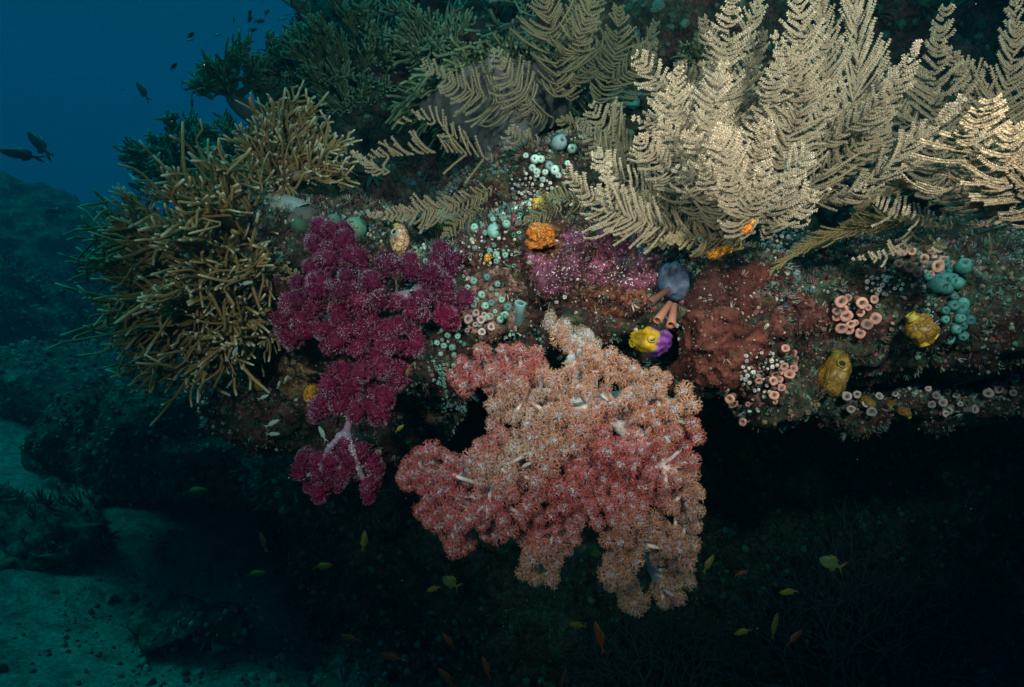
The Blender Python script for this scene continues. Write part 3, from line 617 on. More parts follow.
limbs = [([hp + [0, .03, .01], H(578, 362, .02), hub], .013, .018), ([hub, H(600, 450), H(580, 500), H(555, 560)], .018, .006), ([hub, H(640, 440), H(680, 480), H(690, 525)], .016, .006), ([hub, H(530, 440), H(460, 480), H(408, 472)], .016, .005),
         ([hub, H(520, 395), H(475, 372)], .014, .006), ([H(600, 450), H(645, 520), H(665, 590)], .014, .005), ([H(600, 450), H(625, 540), H(625, 590)], .012, .005), ([hub, H(640, 390), H(680, 410)], .014, .007), ([H(530, 440), H(490, 500), H(450, 535)], .012, .005), ([H(475, 372, -.01), H(515, 380, -.012), H(525, 400)], .005, .008), ([H(520, 395), H(512, 365)], .008, .005)]
soft_coral('carnation_coral', 'big peach and red carnation coral hanging under the ledge, with tan tips at the bottom', hp, limbs, lobes, (.78, .68, .70), 0, .46, .012, ndl=16)
# bare whitish stem fuzzed with peach polyps at its top
st_ = MB(); sp = curve(P(548, 325, .99), P(600, 358, .93), [0, 0, .005], 10); 
r0 = empty('carnation_coral', sp[0], 'pale blue grey side stem with short peach polyps above the big peach coral', 'soft coral'); add_tube(st_, sp, np.linspace(.0045, .009, 10), 12, (.55, .62, .64)); 
for q in sp: instance_many(st_, *OCT, q + rng.normal(size=(26, 3)) * .0045, frames(rng.normal(size=(26, 3))), np.tile([.0007, .0007, .0026], (26, 1)), np.tile([.8, .85, .86], (26, 1)))
obj('trunk', st_, M_core, r0)
for q in sp[1:]:
    for s_ in (-1, 1):
        m_ = MB(); cluster(m_, q + np.array([s_ * .006 + rng.normal() * .004, .006, -s_ * .012 + rng.normal() * .004]), .0105, (.55, .26, .16), (.8, .6, .45), (.5, .4, .36), 40); obj('polyp_cluster', m_, M_polyp, r0, smooth=False)
# magenta one
MAG = ((.25, .010, .070), (.44, .05, .18)); MAG2 = ((.17, .008, .066), (.34, .05, .18))
def mlobes(lst, Y, r):
    o = []
    for (x_, y_) in lst:
        Yq = Y - .05 * math.exp(-(((x_ - 350) / 80) ** 2 + ((y_ - 300) / 70) ** 2)) + rng.uniform(-.015, .015); m_ = MAG if y_ > 300 else MAG2
        sc_ = rng.uniform(.75, 1.2)
        o.append((P(x_, y_, Yq), r * rng.uniform(.85, 1.2), np.array(m_[0]) * sc_, np.array(m_[1]) * sc_, np.array(m_[0]) * .9 * sc_, (1, 1, rng.uniform(1.0, 1.35)), norm([(x_ - 365) / 60, -.8, (300 - y_) / 60])))
    return o
up_l = [(322, 230), (315, 245), (345, 240), (303, 258), (330, 262), (360, 258), (298, 283), (320, 282), (347, 278), (385, 262), (372, 282), (400, 280), (437, 258), (430, 275), (445, 285), (458, 300), (420, 300), (395, 302), (360, 302), (335, 305), (312, 308), (286, 318), (292, 338), (308, 330), (345, 330), (370, 322), (398, 325), (425, 325), (445, 315), (465, 298),
        (330, 345), (358, 348), (385, 345), (412, 345), (300, 300), (345, 256), (380, 300), (410, 262), (312, 268), (437, 300), (365, 335), (340, 318), (325, 330), (288, 265), (398, 345), (378, 358), (328, 252), (355, 290), (412, 312), (388, 330), (448, 268), (470, 312), (318, 296), (342, 292)]
lo_l = [(345, 372), (330, 385), (352, 388), (384, 368), (396, 382), (384, 398), (368, 408), (322, 405), (340, 402), (356, 412), (316, 415), (372, 388), (335, 372), (362, 372), (400, 372), (378, 412)]
lw_l = [(306, 458), (318, 462), (330, 462), (316, 478), (328, 480), (320, 492), (342, 455), (346, 472), (362, 450), (372, 462), (374, 480), (368, 495), (338, 484), (300, 470), (310, 486), (360, 468), (334, 450), (350, 462), (324, 470), (376, 470), (372, 488), (330, 468), (346, 444)]
bm_ = hit(372, 300, T_near)[0]; Hm = lambda x_, y_, Y=.99: P(x_, y_, Y)
limbs = [([bm_ + [0, .02, 0], Hm(375, 310, 1.04), Hm(372, 360, 1.02), Hm(356, 405, .985), Hm(346, 436, .965)], .012, .005), ([Hm(375, 310, 1.04), Hm(335, 290, 1.05), Hm(318, 245, 1.05)], .012, .005), ([Hm(375, 310, 1.04), Hm(415, 295, 1.04), Hm(455, 300, 1.04)], .012, .005), ([Hm(375, 310, 1.04), Hm(320, 320, 1.03), Hm(290, 330, 1.03)], .011, .005), ([Hm(368, 350, 1.03), Hm(395, 345, 1.03), Hm(412, 335, 1.03)], .006, .003), ([Hm(415, 295, 1.02), Hm(435, 270, 1.03)], .009, .004),
         ([Hm(346, 432, .96), Hm(328, 450, .955), Hm(318, 478, .955)], .0055, .0028), ([Hm(346, 432, .96), Hm(355, 455, .95), Hm(368, 485, .95)], .0062, .0028), ([Hm(354, 400, .98), Hm(330, 408, .975), Hm(318, 412, .97)], .005, .003), ([Hm(335, 455, .955), Hm(342, 478, .95)], .005, .003)]
up_l = [q_ for i_, q_ in enumerate(up_l) if i_ % 8 != 3 or q_[1] < 240]
up_l += [(a_ + 9 * math.cos(i_ * 2.4), b_ + 9 * math.sin(i_ * 2.4)) for i_, (a_, b_) in enumerate(up_l) if i_ % 2 == 0 and a_ < 455]
soft_coral('carnation_coral', 'magenta carnation coral with white forked lower stems left of the peach coral', bm_, limbs, mlobes(up_l, 1.03, .0158) + mlobes(lo_l, .985, .0150) + mlobes(lw_l, .965, .0125), (.26, .18, .26), 1, .24, .006, ndl=8)
# small magenta piece tucked behind
# ------------------------------------------------------------------ feather hydroids
M_stem = living('hydroid_stem', var=0.3, scale=200, rough=0.6); M_pin = living('hydroid_polyps', var=0.2, scale=500, rough=0.5, trans=0.3)
def plume(label, b, t, Yb, Yt, W, bend=0, face=0.0, npin=None, col=(.62, .52, .36), stem=(.24, .17, .08), ang=58, bead=1.0, pinc=None, oneside=0, group='feather hydroids on the reef', gap=1.0, start=.12, droop=0.15, arms=None):
    A = P(*b, Yb); B = P(*t, Yt); ax = norm(B - A); view = norm((A + B) / 2); side = norm(np.cross(ax, view)); side = norm(side * math.cos(face) + view * math.sin(face))
    arms = (2 if (W >= 40 and Yb > .85 and not npin) else (1 if W >= 30 and not npin else 0)) if arms is None else arms; W = W * (.82 if arms == 2 else 1); k = (Yb + Yt) / 2 / FPX; Ln = np.linalg.norm(B - A); 
    root = empty('feather_hydroid', A, label, 'hydroid', group)
    m_ = MB(); mb = MB(); locs = []; axs = []; scs = []; cols = []
    pc = np.array(pinc if pinc is not None else np.array(stem) * 1.4 + np.array(col) * .25); colr = np.array(col)
    def geo(A, B, bend, W, start, r_s, sideq):
        ax = norm(B - A); Ln = np.linalg.norm(B - A); perp = norm(np.cross(ax, view)); Lw = rng.normal() * Ln * .08
        path = curve(A, B, perp * bend * k * 1.6 + view * Lw, 26) + (sideq * rng.normal() * Ln * .025 + view * rng.normal() * Ln * .025) * np.sin(np.linspace(0, 1, 26) * rng.uniform(4, 8))[:, None] * np.linspace(0, 1, 26)[:, None]; twist = rng.normal() * .8
        add_tube(m_, path, np.linspace(r_s, .0007, 26) * (Yb / .9), 6, stem)
        Wm = W * k; n_ = npin or int(Ln / (.0046 * gap * (Yb / .9)))
        tg = np.gradient(path, axis=0); tg /= np.linalg.norm(tg, axis=1)[:, None]
        for i_ in range(n_):
            u = start + (1 - start) * (i_ + .5 + rng.normal() * .2) / n_; u = min(max(u, 0), .995); j = u * 25; i0 = min(24, int(j)); q = path[i0] + (path[i0 + 1] - path[i0]) * (j - i0); tt = tg[i0]
            prof = (1 + .16 * math.sin(i_ * .31 + twist * 9) + .1 * math.sin(i_ * 1.1)) * min(1, (1 - u) / .55 + .10) ** .8 * min(1, .45 + (u - start) * 3.0)
            tw_ = twist * (u - .5); side = norm(sideq * math.cos(tw_) + view * math.sin(tw_)); nrm = np.cross(side, ax)
            for s_ in (-1, 1):
                if oneside and s_ != oneside and rng.random() < .85: continue
                if rng.random() < .08: continue
                l_ = Wm * prof * rng.uniform(.70, 1.15) * (1 if rng.random() > .08 else .45); a = R(ang + rng.normal() * 7 - 12 * u); sd_ = norm(side - tt * np.dot(side, tt))
                d = tt * math.cos(a) + sd_ * s_ * math.sin(a); e_ = q + d * l_; bnd = -tt * l_ * rng.uniform(-.05, .08) + nrm * l_ * rng.normal() * .10 + np.array([0, 0, -1]) * l_ * droop * rng.random()
                np_ = max(4, int(l_ / .007)); pp = curve(q, e_, bnd, np_); add_tube(mb, pp, np.linspace(.00105, .0007, np_) * (Yb / .9), 4, pc)
                nb = max(3, int(l_ / (.0024 * (Yb / .9)))); ts = (np.arange(nb) + .6) / nb; jj = ts * (np_ - 1); i1 = np.minimum(jj.astype(int), np_ - 2); bp = pp[i1] + (pp[i1 + 1] - pp[i1]) * (jj - i1)[:, None]
                fr = norm(np.cross(d, nrm))
                for w in (-1, 1):
                    locs.append(bp + fr * w * .0011 * bead * (Yb / .9) - view * .0005); axs.append(np.tile(d + fr * w * .9, (nb, 1)) + rng.normal(size=(nb, 3)) * .2)
                    scs.append(np.tile([.0008, .0008, .0015], (nb, 1)) * bead * (Yb / .9) * rng.uniform(.7, 1.35, (nb, 1))); cols.append(colr * rng.uniform(.65, 1.25, (nb, 1)) * (.60 + .45 * ts[:, None]) * (.34 + .78 * u))  # beads dim toward the plume's foot: shading put into the colour
        return path
    main = geo(A, B, bend, W, start, .0022, side)
    for q_ in range(arms):                                        # side plumes of the same colony
        u = .12 + .5 * (q_ + rng.random() * .6) / max(1, arms); p0 = main[int(u * 25)]; s_ = 1 if (q_ + int(b[0])) % 2 else -1
        d = norm(ax * rng.uniform(.8, 1.2) + side * s_ * rng.uniform(.35, .8) + view * rng.uniform(-.5, .35)); ln_ = Ln * (1 - u) * rng.uniform(.6, .9)
        geo(p0, p0 + d * ln_, bend * .5 + rng.normal() * 6, W * rng.uniform(.5, .75), .06, .0014, norm(np.cross(d, view)) * math.cos(.3 * s_) + view * math.sin(.3 * s_))
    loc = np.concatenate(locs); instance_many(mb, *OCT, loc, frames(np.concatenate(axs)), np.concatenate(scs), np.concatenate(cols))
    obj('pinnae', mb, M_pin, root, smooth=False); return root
CR = (.80, .73, .60); TN = (.52, .46, .37); OL = (.30, .30, .18); DK = (.24, .25, .17)
G1 = 'tall pale feather hydroids on the right of the ledge'; G2 = 'brown feather hydroids beside the leather coral'; G3 = 'feather hydroids at the right edge'
plume('pale feather hydroid rising straight to the top edge, leftmost of the tall ones', (738, 246), (734, -12), .98, .86, 44, 8, .2, col=CR, group=G1, ang=72)
plume('pale feather hydroid leaning slightly right to the top edge amid the tall clump', (744, 246), (795, -25), 1.0, .88, 46, -14, -.25, col=CR, group=G1)
plume('pale feather hydroid leaning far right, its tips a ragged edge against dark water', (758, 240), (850, -30), 1.02, .92, 56, -26, .3, col=CR, group=G1, ang=32, arms=1)
plume('pale feather hydroid fanning right from the tall clump above the yellow sea squirt', (762, 238), (822, 52), 1.04, .98, 46, -16, -.35, col=TN, group=G1, ang=36, arms=1)
plume('frosted feather hydroid with a pointed tip, upper left of the tall clump', (722, 236), (633, 56), .96, .90, 44, -10, .2, col=CR, group=G1, gap=1.25, ang=66)
plume('frosted feather hydroid with a thin spike tip, second from the left in the tall clump', (722, 240), (677, 68), .93, .86, 44, 10, -.3, col=CR, group=G1, gap=1.2)
plume('frosted feather hydroid in front of the tall clump with its spike near the centre', (728, 246), (722, 62), .90, .82, 42, 8, .3, col=CR, group=G1)
plume('bead dotted feather hydroid lowest in front of the tall clump, above the orange sea squirt', (738, 252), (768, 118), .89, .80, 46, 6, -.1, col=CR, group=G1, ang=75, gap=1.3, bead=1.15)
plume('bead dotted feather hydroid with curled right side pinnae above the white grains', (760, 256), (806, 150), .92, .84, 48, 8, .15, col=CR, group=G1, gap=1.4, bead=1.15, oneside=-1)
plume('feather hydroid behind the tall clump rising between its two right leaning fronds', (752, 230), (820, 0), 1.08, 1.0, 44, -10, .1, col=TN, group=G1, arms=1)
plume('feather hydroid behind the tall clump filling its middle', (735, 230), (765, 30), 1.08, 1.0, 44, 4, -.2, col=TN, group=G1)
plume('pale feather hydroid between the two leftmost tall ones, slightly behind', (730, 240), (704, 18), 1.04, .98, 40, -6, .5, col=TN, group=G1)
plume('pale feather hydroid twisted edge on behind the leftmost tall one', (745, 236), (756, -8), 1.12, 1.06, 46, 12, -.7, col=CR, group=G1)
plume('pale feather hydroid half hidden between the middle and far right leaning ones', (750, 238), (815, -25), .98, .90, 44, -22, .6, col=CR, group=G1, ang=42, arms=1)
plume('bead dotted feather hydroid low in the middle of the tall clump, tilted left', (744, 254), (712, 128), .88, .80, 40, -6, -.5, col=CR, group=G1, gap=1.2, bead=1.1)
plume('bead dotted feather hydroid low right, its arms drooping toward the dark gap', (764, 250), (816, 196), .90, .86, 34, 8, .5, col=CR, group=G1, gap=1.2, bead=1.1, droop=.4)
plume('frosted feather hydroid lying left just under the frosted pointed one', (715, 205), (596, 152), .98, .96, 34, 10, -.4, col=CR, group=G1)
plume('tan feather hydroid in the right group tucked behind the cream ones', (975, 225), (975, 60), 1.0, .95, 42, 6, .5, col=TN, group=G3)
plume('tan feather hydroid in the right group crossing behind the fern shaped one', (955, 222), (935, 90), 1.04, 1.0, 40, -8, -.5, col=TN, group=G3)
plume('short bead dotted feather hydroid at the left foot of the tall clump', (712, 246), (690, 130), .90, .82, 42, -6, .25, col=CR, group=G1, gap=1.3, bead=1.1)
plume('sprawling feather hydroid lying left over the sea squirts with upright frosted tips', (712, 225), (566, 168), .95, .92, 36, 14, .2, col=CR, group=G1, gap=1.15)
plume('feather hydroid lying left above the sprawling one, fine greenish pinnae', (705, 205), (578, 120), 1.08, 1.12, 30, 8, .3, col=TN, group=G1)
plume('small olive feather hydroid fan at the left end of the pale clump', (650, 160), (592, 104), 1.14, 1.14, 32, 6, -.3, col=TN, group=G1)
plume('olive feather hydroid trailing down left over the pink cup corals', (712, 240), (612, 200), .96, .93, 28, -6, .5, col=(.36, .36, .22), group=G1)
plume('dim olive feather hydroid drooping onto the purple sponge', (690, 236), (640, 228), .96, .93, 20, 4, .3, col=OL, group=G1)
plume('olive feather hydroid in shade beneath the bead dotted ones', (755, 255), (662, 244), .93, .90, 22, -8, .3, col=(.42, .38, .24), group=G1)
plume('dull feather hydroid reaching up right behind the beaded one toward the striped sea squirts', (775, 235), (838, 130), 1.05, 1.02, 26, 6, .3, col=TN, group=G1)
plume('low feather hydroid spreading right just above the white grains', (800, 222), (886, 152), 1.06, 1.05, 22, 10, .35, col=(.34, .36, .24), group=G1)
plume('tallest feather hydroid on the right with a bare comb tip like a fern', (935, 225), (946, 8), .98, .93, 36, 4, .15, col=TN, group=G3, gap=1.5, bead=1.25)
plume('small dark feather hydroid left of the tall fern shaped one on the right', (906, 214), (919, 70), 1.14, 1.12, 26, 4, .35, col=OL, group=G3, gap=1.4)
plume('broad feather hydroid reaching the top right corner', (948, 225), (1012, -6), .98, .90, 44, -10, .25, col=TN, group=G3, ang=50)
plume('feather hydroid leaning out of the right edge of the picture', (965, 222), (1050, 22), 1.02, .98, 40, -6, -.3, col=OL, group=G3)
plume('bright cream feather hydroid curling in from the right edge, nearest of all', (1030, 238), (988, 98), .78, .70, 60, 22, .25, col=(.95, .80, .58), group=G3, gap=1.7, bead=1.5, ang=70, pinc=(.6, .48, .3))
plume('second bright cream feather hydroid cut off by the right edge', (1052, 232), (1018, 120), .76, .70, 46, 10, -.3, col=(.95, .80, .58), group=G3, gap=1.7, bead=1.5, pinc=(.6, .48, .3))
plume('thin hooked feather hydroid with sparse side arms, left of the bright cream ones', (968, 190), (962, 122), .80, .78, 12, -10, .1, npin=7, col=CR, stem=(.5, .38, .22), group=G3, bead=1.4)
plume('sparse hooked feather hydroid arm with a knobbed end over the blue green sea squirts', (975, 165), (936, 140), .82, .80, 9, 6, .1, npin=6, col=CR, stem=(.5, .38, .22), group=G3, bead=1.4)
plume('feather hydroid lying left with an upright comb of frosted teeth, upper right of the brush', (985, 228), (858, 188), .90, .88, 32, 12, .15, col=CR, group=G3, oneside=-1, gap=1.5, ang=70)
plume('feather hydroid lying left beneath the blue green sea squirts, frosted teeth upright', (1015, 222), (900, 212), .86, .86, 30, 12, .15, col=CR, group=G3, oneside=-1, gap=1.6, ang=75)
plume('brown feather hydroid behind the right group sweeping left and down', (970, 190), (840, 232), 1.02, 1.05, 22, -16, .3, col=(.33, .28, .17), group=G3, ang=30)
plume('dark olive brush of long strands sweeping left and down under the right group', (985, 236), (764, 278), .98, 1.0, 26, -20, .4, col=(.24, .22, .11), group=G3, ang=24, bead=.8)
plume('dark green brush of strands beneath the olive one, ending by the white grains', (960, 228), (778, 262), 1.02, 1.04, 24, -14, -.3, col=(.20, .21, .10), group=G3, ang=26, bead=.8)
plume('thin dark hydroid brush hanging under the right group above the pink cup corals', (960, 250), (850, 262), 1.04, 1.05, 18, -8, .3, col=(.16, .20, .12), group=G3, ang=28, bead=.8)
plume('brown feather hydroid pointing up left across the leather coral stalk', (562, 118), (424, 60), 1.28, 1.22, 34, 8, .15, col=TN, group=G2, ang=62, start=.05)
plume('brown feather hydroid standing upright to the top edge right of the leather coral', (552, 116), (540, -20), 1.30, 1.24, 38, -6, .15, col=(.42, .38, .28), group=G2)
plume('greyish feather hydroid upright next to the upright brown one', (572, 118), (588, -12), 1.36, 1.32, 36, 4, -.3, col=(.36, .34, .27), group=G2)
plume('grey brown feather hydroid leaning right, third upright one beside the leather coral', (590, 116), (622, 8), 1.36, 1.33, 34, -4, .3, col=(.36, .34, .26), group=G2)
plume('dim feather hydroid fan leaning furthest right of the brown ones', (602, 118), (656, 22), 1.42, 1.42, 26, -4, -.3, col=(.28, .29, .24), group=G2)
plume('tiny feather hydroid leaf pointing left on the dark hollow', (560, 156), (506, 132), 1.24, 1.22, 22, 3, .2, col=TN, group=G2)
plume('small feather hydroid tuft at the foot of the brown upright ones', (592, 128), (560, 118), 1.25, 1.23, 18, 3, .2, col=OL, group=G2)
plume('long feather hydroid lying left with spiky upright side branches', (512, 170), (372, 160), 1.16, 1.12, 34, -8, .15, col=TN, group=G2, ang=50, gap=1.5, oneside=-1)
plume('bushy lower feather hydroid lying left towards the green ball', (508, 178), (366, 214), 1.14, 1.10, 20, 8, .2, col=TN, group=G2, gap=.9)
plume('wispy pale feather hydroid tip beside the upper finger coral', (398, 172), (352, 152), 1.12, 1.10, 16, 3, .3, npin=9, col=CR, group=G2, ang=30)
plume('short green feather hydroid across the yellow sea squirt with the dark opening', (602, 200), (538, 192), 1.02, 1.0, 16, 3, .3, col=(.22, .28, .18), group=G2)
plume('short green feather hydroid under the yellow sea squirt with the dark opening', (570, 208), (518, 226), 1.02, 1.0, 12, -3, .3, col=(.22, .28, .18), group=G2)
plume('dark feather hydroid trailing beneath the bushy lower one', (492, 205), (440, 240), 1.12, 1.08, 14, -3, .3, col=DK, group=G2)
# ------------------------------------------------------------------ sea squirts, sponges, cup corals
M_skin = living('tunicate_skin', var=0.35, scale=1.6, rough=0.5, bumps=0.6, bscale=4)
nn_ = M_skin.node_tree; oi_ = nn_.nodes.new('ShaderNodeObjectInfo'); bs_ = [x for x in nn_.nodes if x.type == 'BSDF_PRINCIPLED'][0]; rr_ = rampn(nn_, oi_.outputs['Random'], [(0, (.45, .5, .55)), (.5, (1, .95, .9)), (1, (1.25, 1.3, 1.2))]); nn_.links.new(mix(nn_, bs_.inputs['Base Color'].links[0].from_socket, rr_.outputs[0], 1.0, 'MULTIPLY'), bs_.inputs['Base Color'])
M_hole = living('dark_opening', base=(.012, .012, .015), var=.2)
def veined(name, a, b, line, scale):
    m, n_, bs = newmat(name); tc_ = n_.nodes.new('ShaderNodeTexCoord')
    v = n_.nodes.new('ShaderNodeTexVoronoi'); v.feature = 'DISTANCE_TO_EDGE'; v.inputs['Scale'].default_value = scale
    wn = noise_node(n_, scale * .8, 3); mx_ = n_.nodes.new('ShaderNodeMix'); mx_.data_type = 'RGBA'; mx_.inputs[0].default_value = .012; n_.links.new(tc_.outputs['Object'], mx_.inputs[6]); n_.links.new(wn.outputs['Color'], mx_.inputs[7]); n_.links.new(mx_.outputs[2], v.inputs['Vector'])
    at = n_.nodes.new('ShaderNodeVertexColor'); at.layer_name = 'Col'; t = noise_node(n_, 150, 4)
    base = mix(n_, mix(n_, a, b, t.outputs[0]), at.outputs[0], 1.0, 'MULTIPLY'); r = rampn(n_, v.outputs[0], [(0.015, (0, 0, 0)), (0.085, (1, 1, 1))])
    n_.links.new(mix(n_, line, base, r.outputs[0]), bs.inputs['Base Color']); bs.inputs['Roughness'].default_value = .45; bump(n_, bs, r.outputs[0], .6, .002); return m
M_vein = veined('veined_skin', (.75, .36, .16), (.8, .55, .38), (.05, .03, .03), 130)
M_orange = veined('orange_skin', (.55, .13, .02), (.75, .28, .02), (.10, .02, .01), 170)
M_gold = veined('golden_skin', (.22, .10, .015), (.44, .25, .03), (.20, .10, .015), 75)
M_blue = veined('blue_veined_skin', (.20, .36, .42), (.3, .45, .48), (.02, .03, .05), 140)
def squirt(px, py, Yoff, size, ax, label, mat, col=(1, 1, 1), siphons=(((0.3, -.5, .8), .34, (.8, .5, .05)),), st=(1, .8, 1.35), yfix=None, lumps=.12, colf=None):
    p, n_ = softn(px, py, 6)
    if yfix: p = P(px, py, yfix)
    c = p - norm(p) * Yoff; root = empty('sea_squirt', c, label, 'sea squirt'); F = frame(ax)
    v, f = ICO[4]; d = v.copy(); v = v * np.array(st) * size; v *= (1 + lumps * fbm(d, 1.5, 3, int(px)))[:, None]; v *= (1 + .05 * np.sin(np.arctan2(d[:, 1], d[:, 0]) * 7 + 2 * fbm(d, 1.5, 2, 5)))[:, None] * (1 + .06 * fbm(d, 5, 3, 6))[:, None]; v[:, :2] *= (1 - .18 * d[:, 2:3]); w = v @ F.T + c
    cc = (np.tile(np.array(col, float), (len(v), 1)) * (1 + .35 * fbm(d, 2.5, 3, 8))[:, None]) if colf is None else colf(d)
    obj('body', MB().add(w, f, cc), mat, root)
    for (dr, rad, sc_) in siphons:
        dr = norm(dr); k = dr * np.array(st) * size * .88; b = F @ k + c; z = F @ dr; s = size * rad
        v2, f2 = lathe([(1.25, -.5), (1.0, .2), (.95, .7), (1.05, .95), (.95, 1.05), (.72, .95), (.66, .5)], 16); v2[:, 2] *= .8
        m_ = MB().add(put(v2, b, z, s), f2, sc_); so = obj('siphon', m_, M_skin, root)
        v3, f3 = lathe([(.70, .55), (.35, .5), (.001, .48)], 16); obj('opening', MB().add(put(v3, b, z, s), f3), M_hole, so)
    return root
YEL = (.75, .42, .03)
squirt(400, 239, .04, .0190, (.10, -.35, 1), 'pale orange sea squirt with a net of dark lines, just above the magenta coral', M_vein, siphons=(((-.2, -.5, 1), .32, (.62, .5, .06)), ((.75, -.5, .55), .30, (.55, .62, .5))))
squirt(541, 237, .03, .017, (0, -.6, .6), 'lumpy orange sea squirt with a yellow ringed opening beneath the yellow one', M_orange, siphons=(((.55, .7, -.9), .46, (.65, .48, .03)), ((-.9, .2, .4), .35, (.5, .12, .02))), lumps=.4, st=(1.2, 1.1, 1))
squirt(540, 203, .03, .011, (.2, -.8, .4), 'yellow and white sea squirt with a big black opening among the white buttons', M_vein, col=(1.1, 1.3, .6), siphons=(((.35, -.25, 1), .62, (.55, .45, .05)), ((-.9, .3, .2), .35, YEL)))
def yp(d):
    t = np.clip((d[:, 2] * .9 - .02 + .25 * fbm(d, 3.5, 3, 4)) * 7, 0, 1)[:, None]; rid = (1 + .45 * np.sin(np.arctan2(d[:, 1], d[:, 0]) * 9))[:, None]
    return np.array([.66, .38, .01]) * t + np.array([.22, .06, .34]) * rid * (1 - t)
squirt(651, 341, .075, .0235, (-.95, -.25, .12), 'yellow and purple sea squirt lying on the red brown sponge', living('two_tone_skin', var=.3, scale=160, rough=.4, bumps=.6, bscale=250, coat=.2), siphons=(((.1, -.35, 1), .30, (.80, .55, .02)), ((.95, .15, .3), .30, (.65, .5, .06))), st=(1.0, .85, 1.45), colf=yp, lumps=.2)
squirt(920, 329, .03, .021, (-.25, -.5, .7), 'golden sea squirt with dark streaks hanging right, under the blue green ones', M_gold, siphons=(((.3, -.6, -.8), .36, (.7, .42, .02)), ((-.6, .3, .8), .36, (.45, .33, .05)), ((.9, -.1, -.4), .34, (.75, .45, .03))), lumps=.3)
squirt(834, 374, .03, .031, (.28, -.25, 1), 'large dull golden sea squirt hanging below the pink cup corals', M_gold, yfix=1.12, col=(.75, .75, .75), siphons=(((.85, -.3, .75), .24, (.42, .26, .03)), ((-.1, -.3, 1), .30, (.30, .22, .03))), st=(.95, .7, 1.15))
squirt(862, 106, .03, .0105, (0, -.7, .6), 'little round yellow sea squirt top on a veined blue body, upper one of two', M_blue, siphons=(((.2, -.1, 1), .62, (.60, .42, .02)),), yfix=1.18)
squirt(853, 128, .03, .022, (.3, -.4, .9), 'blue white sea squirt with dark veins below the yellow topped one', M_blue, siphons=(((-.2, -.5, 1), .28, (.3, .42, .2)),), yfix=1.2)
squirt(847, 158, .03, .018, (.1, -.5, .9), 'blue green veined sea squirt with a yellow rimmed black mouth', M_blue, siphons=(((.1, -.3, 1), .5, (.40, .40, .04)),), yfix=1.2)
squirt(881, 147, .03, .011, (.1, -.6, .7), 'small yellow sea squirt right of the veined pair', M_gold, siphons=(((.1, -.3, 1), .5, (.45, .36, .03)),), yfix=1.22)
squirt(747, 226, .03, .009, (.3, -.5, .9), 'small bright orange sea squirt in the foot of the tall pale hydroids', M_orange, col=(1.3, 1.2, 1), yfix=.88)
squirt(720, 252, .02, .0085, (1, -.3, .35), 'long orange sea squirt lying under the pale hydroids on the red sponge', M_orange, col=(1.3, 1.5, 1), st=(1, .8, 2.0), yfix=.94)
squirt(311, 393, .03, .0125, (.4, -.3, 1), 'orange yellow sea squirt beside the lower magenta coral', M_orange, col=(1.2, 1.6, 1), siphons=(((-.4, -.5, -.7), .4, (.35, .4, .3)),))
squirt(256, 381, .03, .011, (-.2, -.3, 1), 'slim yellow sea squirt on the dark rock under the finger coral', M_gold, col=(.9, 1, 1), siphons=(((0, -.4, 1), .36, YEL),), st=(.7, .7, 1.6))
squirt(226, 379, .03, .008, (0, -.5, 1), 'tiny dull yellow sea squirt left of the slim yellow one', M_gold, col=(.6, .6, .6))
squirt(445, 228, .02, .013, (-.6, -.4, .3), 'drab olive sea squirt with a yellow rim under the brown hydroids', M_gold, col=(.5, .7, .9), siphons=(((.2, -.4, 1), .42, (.30, .30, .04)),))
squirt(488, 258, .012, .0055, (.2, -.6, .9), 'tiny bright orange sea squirt among the pale green buttons', M_orange, col=(1.4, 1.9, 1), siphons=(((0, -.4, 1), .4, (.8, .35, .02)),))
squirt(868, 402, .02, .011, (.3, -.5, -.4), 'ochre sea squirt under the large dull golden one', M_gold, col=(.7, .8, .8))
squirt(905, 412, .02, .010, (.3, -.5, -.4), 'ochre yellow sea squirt at the bottom of the lower right rock', M_gold, col=(.8, .7, .7))
squirt(890, 404, .02, .009, (-.5, -.5, -.2), 'dark yellow sea squirt between the two ochre ones', M_gold, col=(.6, .5, .5))
# green balls, blue sponge, small vases
def blob(name, px, py, yo, r, st, mat, col, label, cat, amp=.06, fs=1.5, colf=None, ax=(0, 0, 1)):
    p, n_ = softn(px, py, 6); c = p - norm(p) * yo; v, f = ICO[4]; d = v; v = v * (1 + amp * fbm(v, fs, 4, int(px)))[:, None] * np.array(st) * r
    return top(name, MB().add(put(v, c, ax), f, col if colf is None else colf(d)), mat, c, label, cat)
M_green = living('green_ball', var=.12, scale=500, rough=.6, bumps=.25, bscale=700)
blob('green_algae_ball', 355, 228, .012, .0215, (1.05, .9, .85), M_green, (.13, .30, .20), 'smooth pale green ball right of the upper magenta lobes', 'algae', .03)
blob('green_algae_ball', 334, 220, .0, .013, (1, .9, .8), M_green, (.08, .20, .15), 'darker green ball half hidden behind the magenta coral', 'algae', .03)
blob('green_algae_ball', 300, 226, .0, .016, (1, .9, .8), M_green, (.06, .12, .08), 'dim green ball at the upper left of the magenta coral', 'algae', .03)
bluec = lambda d: np.array([.07, .10, .17]) * (1 - .75 * np.clip(fbm(d, 1.6, 3, 8) * 3 + .1, 0, 1))[:, None] + np.array([.05, .04, .05]) * np.clip(fbm(d, 3, 2, 9), 0, 1)[:, None]
blob('blue_sponge', 672, 284, .03, .029, (.88, .8, 1.0), living('blue_sponge_skin', var=.4, scale=130, rough=.6, bumps=.5, bscale=260), (.1, .15, .24), 'slate blue rounded sponge above the pink tubes', 'sponge', .22, 1.3, bluec)
